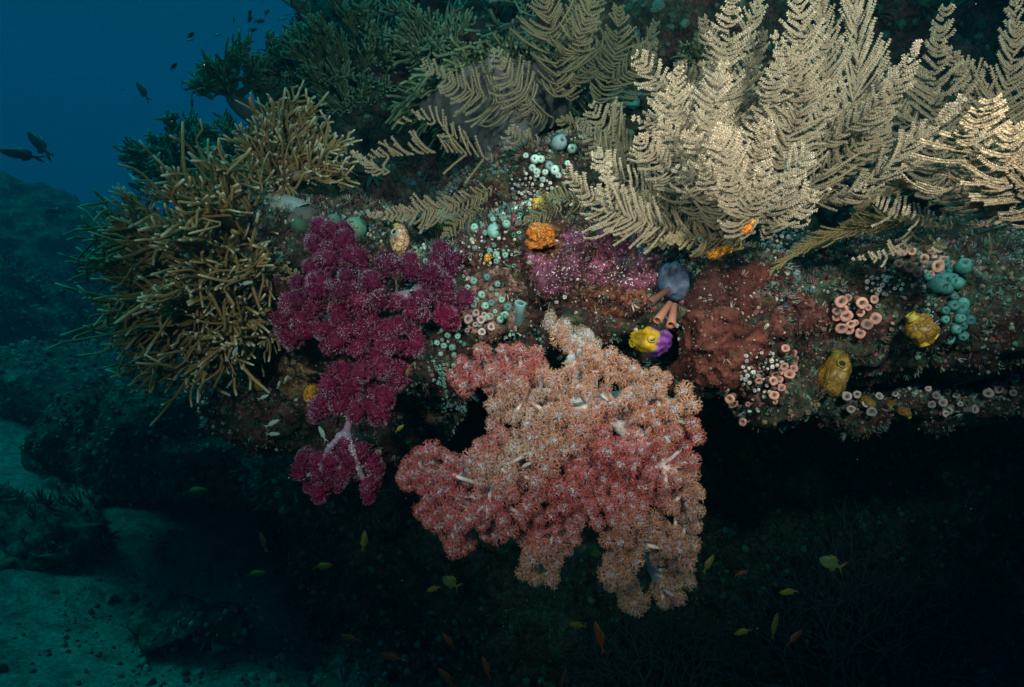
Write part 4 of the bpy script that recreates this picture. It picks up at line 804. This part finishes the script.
def tubes(label, p0s, r, col, cat, name, mat=M_skin):
    for (a, b, lb) in p0s:
        A = P(*a); B = P(*b); z = norm(B - A); L_ = np.linalg.norm(B - A); v, f = lathe([(.7, 0), (.8, .5), (1.0, 1.0), (.85, 1.04), (.5, .93), (.38, .7)], 18); v = v * [r, r, L_]
        w = put(v, A, z); w += fbm(w, 120, 2, 3)[:, None] * r * .25; c = np.tile(col, (len(v), 1)) * np.repeat(np.array([.7, .9, 1.1, 1.3, .9, .35]), 18)[:, None]
        root = empty(name, A, lb, cat, label); obj('tube', MB().add(w, f, c), mat, root); v3, f3 = lathe([(r * .55, L_ * .86), (r * .3, L_ * .84), (.0001, L_ * .83)], 14); obj('opening', MB().add(put(v3, A, z), f3, (8, 3, 2)), M_hole, root)
tubes('pink tubes under the blue sponge', [((670, 303, .93), (658, 320, .905), 'pink tube sponge pointing down left below the blue sponge'), ((674, 305, .93), (671, 325, .905), 'pink tube sponge pointing straight down below the blue sponge'), ((668, 290, .985), (650, 302, .955), 'darker brown pink tube sponge behind the pink pair')], .0062, (.32, .13, .10), 'sponge', 'tube_sponge')
tubes('small vase sponges', [((519, 322, 1.01), (520, 303, .985), 'slate blue vase shaped squirt with a white frilled top above the peach coral'), ], .0085, (.12, .22, .25), 'sponge', 'vase_sponge')
blob('sea_squirt', 494, 231, .01, .0125, (.9, .8, .9), M_skin, (.22, .42, .42), 'pale turquoise smooth squirt shaped like a heart amid small buttons', 'sea squirt', .1)
# frilled white scraps
def frill(px, py, w_, h_, label, col=(.8, .85, .82), n_=60, s=.0035):
    p, nn = softn(px, py, 5); mb = MB(); k = p[1] / FPX
    q = p - norm(p) * .008 + np.stack([rng.uniform(-w_, w_, n_) * k, rng.normal(size=n_) * .003, np.zeros(n_)], 1); t = (q[:, 0] - p[0]) / (w_ * k); q[:, 2] += -t * h_ * k * .5 + rng.normal(size=n_) * h_ * k * .25
    v, f = lathe([(.2, 0), (.5, .6), (.7, 1), (.5, .9), (.3, .3)], 7); instance_many(mb, v, f, q, frames(-p / np.linalg.norm(p) + rng.normal(size=(n_, 3)) * .7), s * rng.uniform(.6, 1.3, (n_, 3)), np.array(col) * rng.uniform(.6, 1.1, (n_, 1)))
    return top('bryozoan', mb, M_turf, p, label, 'bryozoan', smooth=False)
frill(660, 236, 14, 16, 'white lacy scrap above the purple sponge at the foot of the hydroids')
frill(520, 300, 8, 5, 'white frilly scrap on the blue vase shaped squirt', n_=30, s=.003)
frill(444, 405, 22, 8, 'pale blue green lacy tuft left of the red lobes of the peach coral', (.24, .42, .42), 90)
frill(438, 372, 9, 30, 'turquoise grainy streak running up beside the peach coral', (.20, .40, .36), 90, .003)
frill(700, 160, 12, 8, 'small red scrap caught in the pale hydroids', (.5, .05, .06), 20, .003)
frill(353, 188, 14, 22, 'cream grainy lump right of the upright finger coral', (.42, .38, .24), 110, .0045)
frill(283, 268, 16, 22, 'speckled tan lump left of the magenta coral', (.36, .30, .20), 110, .004)
frill(425, 262, 12, 12, 'olive bushy tuft at the top of the magenta coral', (.22, .24, .12), 70, .004)
frill(575, 360, 14, 14, 'pale turquoise lacy patch at the top of the peach coral', (.30, .48, .48), 60, .004)
# buttons and cups copied many times
def proto(name, cat, prof, col, ring, hole, seg=14, mat=M_skin):
    root = empty(name, (0, 0, 0), 'x', cat); v, f = lathe(prof, seg); k = len(prof); w = np.ones(k); c = np.tile(np.array(col, float), (len(v), 1)); 
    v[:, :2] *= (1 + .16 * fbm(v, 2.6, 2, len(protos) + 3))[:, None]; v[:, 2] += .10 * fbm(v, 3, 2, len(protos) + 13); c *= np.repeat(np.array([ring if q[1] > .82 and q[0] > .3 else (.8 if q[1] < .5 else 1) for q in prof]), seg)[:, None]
    obj('body', MB().add(v, f, c), mat, root); v3, f3 = lathe([(hole, .95), (hole * .5, .93), (.001, .92)], seg); obj('opening', MB().add(v3, f3, (6, 6, 6)), M_hole, root); return root
BUT = [(.30, 0), (.50, .25), (.58, .55), (.50, .85), (.34, 1.02), (.20, 1.06), (.10, .90)]
CUPP = [(.34, -.4), (.38, .4), (.50, .85), (.55, 1.0), (.46, 1.14), (.28, 1.08), (.12, .84)]
protos = {}
def colony(kind, pts, sizes, label, group, colkey, yo=.004, spread=.5):
    name, cat, prof, col, ring, hole = colkey; first = protos.get(kind)
    for (x_, y_) in pts:
        p, n_ = softn(x_, y_, 4); s = rng.uniform(sizes[0] * .8, sizes[1] * 1.15); z = norm(n_ * .6 - norm(p) * .7 + rng.normal(size=3) * .42 * spread); loc = p - norm(p) * yo
        if kind not in protos:
            r_ = proto(name, cat, prof, col, ring, hole); protos[kind] = r_; r_.location = tuple(loc); r_.rotation_mode = 'QUATERNION'; r_.rotation_quaternion = quat(z); r_.scale = (s,) * 3; r_['label'] = label; r_['group'] = group
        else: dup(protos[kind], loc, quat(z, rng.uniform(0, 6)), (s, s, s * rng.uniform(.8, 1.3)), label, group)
def scat(cx, cy, rx, ry, n_, dmin):
    o = []; t = 0
    while len(o) < n_ and t < 4000:
        t += 1; x_, y_ = rng.uniform(-1, 1), rng.uniform(-1, 1)
        if x_ * x_ + y_ * y_ > 1: continue
        x_, y_ = cx + x_ * rx, cy + y_ * ry
        if all((x_ - a) ** 2 + (y_ - b) ** 2 > dmin * dmin for a, b in o): o.append((x_, y_))
    return o
K_mint = ('button_sea_squirt', 'sea squirt', BUT, (.26, .46, .42), 1.12, .12); K_white = ('button_sea_squirt', 'sea squirt', BUT, (.55, .68, .66), 1.15, .11)
K_pink = ('cup_coral', 'cup coral', CUPP, (.56, .27, .23), 1.25, .14); K_lil = ('cup_coral', 'cup coral', CUPP, (.46, .33, .34), 1.3, .16); K_teal = ('button_sea_squirt', 'sea squirt', BUT, (.08, .26, .25), 1.2, .10)
K_gr = ('white_grain_sea_squirt', 'sea squirt', BUT, (.62, .56, .56), 1.3, .12)
colony('mint', [(473, 282), (480, 295), (476, 300), (490, 289), (483, 306), (497, 296), (502, 300), (507, 307), (475, 312), (488, 317), (495, 312), (500, 320), (480, 325), (470, 296), (486, 277), (497, 283), (473, 305), (505, 317), (491, 304), (468, 288)], (.0075, .0115), 'pale green button sea squirt in the patch between magenta coral and purple sponge', 'pale green button sea squirts right of the magenta coral', K_mint, .006)
colony('mint', scat(425, 257, 22, 9, 13, 5) + scat(412, 266, 10, 5, 5, 5), (.006, .009), 'mint sea squirt button above the right lobes of the magenta coral', 'mint buttons on top of the magenta coral', K_mint)
colony('mint', scat(490, 222, 20, 12, 12, 6), (.006, .010), 'blue green sea squirt button round the turquoise heart shaped squirt', 'buttons round the turquoise squirt', K_mint)
colony('mint', scat(499, 255, 12, 10, 7, 6), (.006, .009), 'pale ringed sea squirt button near the tiny bright orange squirt', 'ringed buttons near the tiny orange squirt', K_mint)
colony('mint', scat(448, 345, 13, 26, 16, 6), (.005, .009), 'green white sea squirt button on the rock edge above the peach coral', 'buttons on the rock edge above the peach coral', K_mint)
colony('white', [(526, 156), (536, 160), (542, 159), (533, 168), (538, 172), (549, 166), (545, 173), (538, 175), (556, 171), (567, 164), (560, 176), (544, 180)], (.009, .0125), 'bright blue white sea squirt button above the yellow squirt with the black opening', 'blue white buttons above the yellow squirt', K_white, .01)
colony('white', [(555, 146), (563, 143), (572, 149)], (.016, .021), 'large pale green squirt of the trio on the small red knob', 'trio of large pale squirts', K_white, .012)
colony('grain', scat(534, 184, 24, 12, 30, 4) + scat(528, 195, 10, 12, 8, 4), (.0035, .006), 'tiny pinkish white grain squirt round the yellow squirt with the black opening', 'grains round the yellow squirt', K_gr, .006)
colony('grain', scat(788, 240, 26, 16, 62, 3.6), (.004, .0075), 'tiny white grain squirt under the tall pale hydroids right of the red sponge', 'white grains under the tall hydroids', K_gr, .01)
colony('grain', scat(762, 372, 22, 24, 40, 4), (.003, .006), 'tiny white grain squirt left of the lower pink cups', 'white grains beside the lower pink cups', K_gr, .008)
colony('grain', scat(480, 245, 40, 22, 36, 5), (.0025, .0045), 'tiny white grain squirt speckling the rock above the green buttons', 'white grains above the green buttons', K_gr, .004)
colony('grain', scat(885, 285, 20, 10, 24, 4), (.004, .007), 'pale grain squirt between the two upper right groups of pink cups', 'pale grains between pink cups', K_gr, .008)
colony('pink', [(838, 300), (845, 312), (834, 318), (848, 322), (858, 300), (862, 312), (855, 322), (868, 308), (866, 325), (872, 300), (851, 330), (843, 308), (874, 318), (835, 308), (860, 332), (848, 299), (840, 325)], (.010, .016), 'pink cup coral in the group above the large dull golden squirt', 'pink cup corals above the dull golden squirt', K_pink, .010)
colony('pink', scat(918, 262, 30, 14, 16, 9), (.012, .018), 'rosy cup coral in the upper group near the blue green squirts at right', 'rosy cup corals at the upper right', K_pink, .010)
colony('pink', [(783, 350), (792, 352), (793, 360), (782, 364), (791, 370), (783, 372), (788, 378), (775, 368), (778, 380), (794, 368), (768, 380), (757, 376)], (.010, .015), 'pink cup coral on the corner of rock right of the red brown slab', 'pink cup corals on the rock corner', K_pink, .010)
colony('pink', [(775, 395), (782, 392), (776, 401), (738, 400), (732, 396), (737, 404), (750, 404), (728, 422), (736, 424), (744, 420)], (.009, .013), 'pink cup coral dangling lowest under the rock corner', 'dangling pink cup corals', K_pink, .008)
colony('pink', scat(648, 360, 1, 1, 0, 1) + [(643, 205 + 10), (614, 222), (620, 236), (641, 236), (650, 218)], (.012, .016), 'salmon cup coral left of the white lacy scrap', 'salmon cup corals under the hydroids', K_pink, .010)
colony('lilac', [(603, 206), (615, 205), (634, 210), (640, 216), (624, 220), (630, 208), (612, 214)], (.011, .015), 'grey lilac cup coral with a pale ring above the purple sponge', 'ringed lilac cup corals above the purple sponge', K_lil, .010)
colony('lilac', scat(478, 322, 16, 12, 9, 8), (.008, .012), 'pinkish grey cup coral beneath the pale green buttons', 'cup corals beneath the green buttons', K_lil, .006)
colony('lilac', [(855, 392), (862, 405), (850, 408), (876, 398), (895, 385), (898, 395), (886, 388), (893, 378), (848, 400), (870, 410)], (.011, .015), 'dusky pink cup coral right of the large dull golden squirt', 'dusky cup corals right of the dull golden squirt', K_lil, .010)
colony('lilac', [(927, 392), (933, 398), (940, 404), (948, 396), (950, 408), (960, 406), (930, 404), (958, 398), (968, 410), (944, 410)], (.011, .015), 'dim pink cup coral on the lower right ledge', 'dim cup corals on the lower right ledge', K_lil, .010)
colony('lilac', [(990, 388), (998, 386), (1006, 384), (1014, 382), (994, 396), (1004, 392), (986, 396), (1012, 392)], (.012, .016), 'faint pink cup coral at the far right end of the lower ledge', 'faint cup corals at the right end', K_lil, .010)
colony('teal', scat(945, 278, 20, 14, 12, 8), (.013, .020), 'turquoise sea squirt beside the rosy cup corals', 'turquoise squirts near the rosy cups', K_teal, .012)
colony('teal', scat(955, 320, 14, 24, 14, 8), (.011, .017), 'turquoise sea squirt right of the golden streaked squirt', 'turquoise squirts right of the golden squirt', K_teal, .012)
colony('teal', [(924, 198), (938, 192), (952, 190), (945, 200), (960, 196)], (.020, .028), 'large blue green squirt behind the combed hydroids at right', 'blue green squirts behind the hydroids', K_teal, .03)
colony('teal', [(432, 222), (420, 216), (445, 215), (455, 218), (412, 224), (462, 225), (425, 228), (405, 218)], (.014, .020), 'deep teal squirt under the lying brown hydroids', 'teal squirts under the lying hydroids', K_teal, .006)
colony('teal', [(622, 92), (630, 98), (618, 98), (638, 94), (634, 104)], (.02, .028), 'vivid turquoise squirt behind the tip of the frosted hydroid', 'vivid turquoise squirts at the top', ('button_sea_squirt', 'sea squirt', BUT, (.10, .42, .55), 1.5, .15), .05)

# dim sea fan in the lower right dark
def sea_fan(label, base, tip, n_, spread, col, Y):
    B = P(*base, Y); root = empty('sea_fan', B, label, 'sea fan'); st = MB(); tw = MB(); M = M_turf
    def grow(p, d, L_, r, k):
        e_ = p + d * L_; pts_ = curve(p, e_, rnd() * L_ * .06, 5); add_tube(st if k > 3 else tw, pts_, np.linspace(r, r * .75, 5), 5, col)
        if k == 0: return
        for s_ in range(2 if k > 1 else 3):
            a = rng.uniform(.2, .62) * (1 if s_ == 0 else -1); nd = norm(np.array([d[0] * math.cos(a) - d[2] * math.sin(a), d[1] + rng.normal() * .22, d[0] * math.sin(a) + d[2] * math.cos(a)])); grow(e_, nd, L_ * rng.uniform(.74, .93), r * .74, k - 1)
    T = P(*tip, Y); d = norm(T - B); L_ = np.linalg.norm(T - B) / 5.2
    for a in np.linspace(-spread, spread, n_): grow(B, norm([d[0] * math.cos(a) - d[2] * math.sin(a), d[1], d[0] * math.sin(a) + d[2] * math.cos(a)]), L_ * rng.uniform(.85, 1.1), .012, 8 if n_ < 4 else 7)
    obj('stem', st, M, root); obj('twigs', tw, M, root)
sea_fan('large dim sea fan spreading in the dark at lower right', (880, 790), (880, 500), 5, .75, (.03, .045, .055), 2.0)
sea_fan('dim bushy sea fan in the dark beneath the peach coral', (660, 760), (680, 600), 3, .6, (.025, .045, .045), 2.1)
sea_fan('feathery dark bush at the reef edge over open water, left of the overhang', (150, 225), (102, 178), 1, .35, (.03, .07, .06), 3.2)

# ------------------------------------------------------------------ fish
M_fish = living('fish_skin', var=.15, scale=300, rough=.4, bumps=.1); M_eye = living('fish_eye', base=(.01, .01, .01), rough=.2)
def fish_meshes(h, thick, fork, dorsal, two=None):
    xs_ = np.array([0, .04, .12, .25, .42, .6, .76, .88, .93]); hh = np.array([.04, .30, .62, .92, 1.0, .82, .5, .26, .24]) * h; v = []
    K = 12; a = np.arange(K) * 2 * math.pi / K
    for x_, y_ in zip(xs_, hh): v.append(np.stack([np.full(K, -x_), np.cos(a) * y_ * thick * (1 - .3 * x_), np.sin(a) * y_], 1))
    v = np.concatenate(v); v[:, 0] += .5; m_ = len(xs_); i_ = np.arange(m_ - 1)[:, None] * K; j = np.arange(K)[None, :]; kk = (j + 1) % K
    f = np.stack([i_ + j, i_ + kk, i_ + K + kk, i_ + K + j], 2).reshape(-1, 4); cc = np.ones((len(v), 3)) * (1 + .25 * (-v[:, 2:3] / h))
    body = MB().add(v, f, cc); body.add(np.vstack([v[:K], [[.505, 0, 0]]]), np.array([[q, (q + 1) % K, K] for q in range(K)]), (1, 1, 1))
    def fin(pts_, t=.004):
        n_ = len(pts_); p3 = np.array([[x_, -t, z_] for x_, z_ in pts_] + [[x_, t, z_] for x_, z_ in pts_]); fs = [[0, q, q + 1] for q in range(1, n_ - 1)] + [[n_, n_ + q + 1, n_ + q] for q in range(1, n_ - 1)]
        for q in range(n_): r_ = (q + 1) % n_; fs += [[q, n_ + q, r_], [r_, n_ + q, n_ + r_]]
        return MB().add(p3, np.array(fs))
    ts_ = 1 if fork > 0 else .6
    tail = fin([(-.40, 0), (-.42, .05), (-.60 - fork * .1, h * 1.05 * ts_), (-.70, h * 1.15 * ts_), (-.52, 0), (-.70, -h * 1.15 * ts_), (-.60 - fork * .1, -h * 1.05 * ts_), (-.42, -.05)])
    dor = fin([(.22, h * .72), (.10, h * 1.25), (-.12, h * (1.15 + dorsal)), (-.32, h * .85), (-.30, h * .3)]); ana = fin([(-.02, -h * .8), (-.16, -h * 1.3), (-.32, -h * .7), (-.28, -h * .25)])
    pec = fin([(.2, -.02), (.08, -h * .35), (.04, -h * .1)]); ev, ef = ICO[1]; eye = MB()
    for s_ in (-1, 1): eye.add(ev * .022 + np.array([.40, s_ * h * thick * .52, h * .18]), ef)
    return {'body': body.mesh('fish_body'), 'tail_fin': tail.mesh('fish_tail'), 'dorsal_fin': dor.mesh('fish_dorsal'), 'anal_fin': ana.mesh('fish_anal'), 'eye': eye.mesh('fish_eye')}
def fmat(name, col, fin=None): return living(name, base=col, var=.2, scale=200, rough=.4, bumps=.1)
KIND = {}
def fish(kind, px, py, Y, Lpx, ang, label, group, yaw=15, name='reef_fish'):
    """ang: degrees of the heading in the picture (0 = right, 90 = up)"""
    loc = P(px, py, Y); L_ = Lpx * Y / FPX / 1.15; d = Vector((math.cos(R(ang)) * math.cos(R(yaw)), math.sin(R(yaw)), math.sin(R(ang)) * math.cos(R(yaw))))
    up = Vector((0, 0, 1)) if abs(d.z) < .97 else Vector((1, 0, 0)); y = up.cross(d).normalized(); z = d.cross(y); q = Matrix((d, y, z)).transposed().to_quaternion()
    if kind not in KIND:
        ms, mt, ft = FK[kind]; root = empty(name, loc, label, 'fish', group); parts = fish_meshes(*ms)
        for k, me in parts.items(): obj(k, me, M_eye if k == 'eye' else (mt if k == 'body' else ft), root)
        root.rotation_mode = 'QUATERNION'; root.rotation_quaternion = q; root.scale = (L_,) * 3; KIND[kind] = root
    else: dup(KIND[kind], loc, q, L_, label, group)
dkm = fmat('dark_fish', (.02, .03, .035)); orm = fmat('orange_fish', (.16, .045, .015)); yem = fmat('yellow_fish', (.14, .115, .015)); slm = fmat('silver_fish', (.26, .34, .30)); grm = fmat('green_fish', (.08, .13, .05))
FK = {'dark': ((.145, .45, -.6, .05), dkm, dkm), 'orange': ((.15, .5, 1, .1), orm, orm), 'yellow': ((.17, .5, 1, .1), yem, yem), 'silver': ((.15, .5, .6, 0), slm, slm), 'round': ((.32, .3, .2, .1), grm, yem), 'oval': ((.22, .35, .3, .1), dkm, dkm)}
GD = 'dark fish over the slope'; GT = 'tiny dark fish near the reef top'; GS = 'tiny silver fish'; GO = 'orange basslets in the dark'; GY = 'yellow green fish in the dark'
fish('dark', 38, 143, 4.2, 46, 138, 'dark fish heading up left, upper one of the pair at the left edge', GD)
fish('dark', 19, 154, 4.3, 40, 171, 'dark fish heading left, lower one of the pair at the left edge', GD, -15)
fish('dark', 142, 90, 6.0, 30, 128, 'faded slim dark fish diving in mid water right of the pair', GD)
fish('dark', 55, 211, 6.0, 26, 175, 'faded dark fish low over the far slope', GD)
fish('dark', 136, 186, 4.5, 26, 160, 'dark fish directly under the leftmost coral bush', GD)
fish('oval', 192, 104, 4.0, 20, 100, 'dark rounded fish beside the reef edge between two coral bushes', GD)
for (x_, y_, l_, a_, w_) in ((191, 35, 8, 60, 'above the silver one at the left'), (234, 20, 6, 90, 'leftmost of the loose group near the top'), (250, 13, 7, 80, 'top of the loose group'), (250, 19, 7, 70, 'second from the top of the loose group'), (267, 12, 6, 60, 'right side of the loose group'), (260, 21, 9, 10, 'lying level in the loose group'), (253, 30, 7, 20, 'lowest of the loose group'), (228, 52, 6, 40, 'beneath the loose group near the coral edge'), (174, 66, 8, 60, 'alone in mid water left of the corals'), (182, 84, 8, 100, 'near the upper reef edge above the rounded fish'), (297, 3, 8, 90, 'at the top edge of the picture')):
    fish('oval', x_, y_, 3.2, l_ + 2, a_, 'tiny dark fish ' + w_, GT)
for (x_, y_, Y, l_, a_, w_) in ((190, 40, 3.0, 9, 15, 'in open water, leftmost near the top'), (218, 35, 3.0, 8, 20, 'in open water close to the green bush'), (283, 19, 2.8, 9, 10, 'left of the pair by the top bush'), (288, 14, 2.8, 7, 10, 'right of the pair by the top bush'), (144, 151, 2.0, 9, 25, 'glinting against the leftmost bush, upper one'), (131, 163, 2.0, 9, 5, 'glinting against the leftmost bush, lower one'), (151, 162, 2.05, 9, 40, 'dimly glinting against the leftmost bush'), (123, 89, 3.0, 5, 0, 'alone far out in open water'),
                             (264, 397, .98, 12, 25, 'below the slim yellow sea squirt'), (273, 423, .97, 16, 28, 'below and left of the magenta coral'), (274, 434, 1.0, 14, 0, 'lowest of those left of the magenta coral'), (322, 433, .95, 18, 118, 'steeply tilted beside the white forked stem'), (230, 383, 1.1, 11, 60, 'under the finger coral by the tiny yellow squirt'), (279, 384, 1.0, 9, 75, 'left one of two upright under the finger coral'), (286, 379, 1.0, 9, 70, 'right one of two upright under the finger coral'), (235, 352, 1.0, 14, 70, 'steep among the lowest fingers of the coral'), (247, 283, 1.0, 14, 15, 'on the trunk of the large finger coral')):
    fish('silver', x_, y_, Y, l_, a_, 'tiny silver fish ' + w_, GS, 10)
for (x_, y_, Y, l_, a_, w_) in ((197, 491, 1.8, 24, 2, 'swimming level above the sandy slope'), (300, 472, 1.1, 24, 160, 'tipped beside the lowest magenta lobes'), (364, 540, 1.3, 22, 85, 'upright between the two carnation corals'), (433, 589, 1.2, 17, 200, 'left of the two close together below the peach coral'), (408, 372, .96, 14, 80, 'small and pale against dark rock right of the magenta coral'), (324, 566, 1.6, 20, 5, 'level in the dark at lower left'), (257, 574, 1.7, 22, 5, 'level over the sand below the dark hollow'),
                             (788, 592, 1.4, 20, 190, 'level in the dark under the round green one'), (742, 632, 1.2, 19, 200, 'curved nose down, low in the dark'), (775, 625, 1.4, 28, 75, 'upright dim one left of the sea fan'), (709, 563, 1.1, 22, 55, 'close to the lower right lobes of the peach coral'), (400, 428, .95, 12, 40, 'thin one under the right magenta lobes'), (577, 625, 1.15, 19, 178, 'pale one right under the middle of the peach coral')):
    fish('yellow', x_, y_, Y, l_, a_, 'small yellow fish ' + w_, GY, 10)
for (x_, y_, Y, l_, a_, w_) in ((263, 541, 1.5, 22, 112, 'upright, nose up, in the dark left of centre'), (490, 551, 1.05, 24, 335, 'brightest, touching the lower edge of the peach coral'), (350, 638, 1.4, 24, 170, 'lying level low in the dark at left'), (391, 657, 1.3, 30, 172, 'lying level near the bottom left of centre'), (448, 640, 1.3, 22, 130, 'tilted nose up left beneath the coral'), (446, 677, 1.2, 28, 135, 'cut by the bottom edge, tilted up left'), (486, 667, 1.3, 26, 110, 'steep, near the bottom edge in the middle'), (564, 678, 1.3, 22, 75, 'upright, cut by the bottom edge'), (599, 636, 1.2, 34, 105, 'long and upright beneath the coral'), (795, 637, 1.4, 24, 40, 'faint one climbing right beside the sea fan'), (742, 573, 1.4, 16, 15, 'faint one right of the lowest coral lobes'), (380, 683, 1.3, 18, 160, 'cut by the bottom edge at left'), (185, 600, 2.2, 0.1, 90, '')):
    if w_: fish('orange', x_, y_, Y, l_, a_, 'small orange fish ' + w_, GO, 10)
fish('round', 830, 563, 1.3, 24, 160, 'round yellow green fish alone in the dark at right', GY, 20)
fish('round', 595, 552, 1.08, 20, 165, 'greenish fish peeping between lower lobes of the peach coral', GY, 10)
fish('round', 450, 582, 1.35, 20, 150, 'dim greenish fish behind the small yellow one under the peach coral', GY, 10)
# drifting specks
N = 260; q = np.stack([rng.uniform(-1, 1, N), rng.uniform(.35, 2.5, N), rng.uniform(-1, 1, N)], 1); q[:, 0] *= q[:, 1] * .75; q[:, 2] *= q[:, 1] * .5
mb = MB(); instance_many(mb, *OCT, q, frames(rng.normal(size=(N, 3))), (rng.uniform(.0003, .0007, (N, 1)) * q[:, 1:2] ** .5) * np.ones((1, 3)), np.tile([.6, .7, .65], (N, 1))); sp_ = obj('drifting_plankton', mb, M_turf); sp_['kind'] = 'stuff'
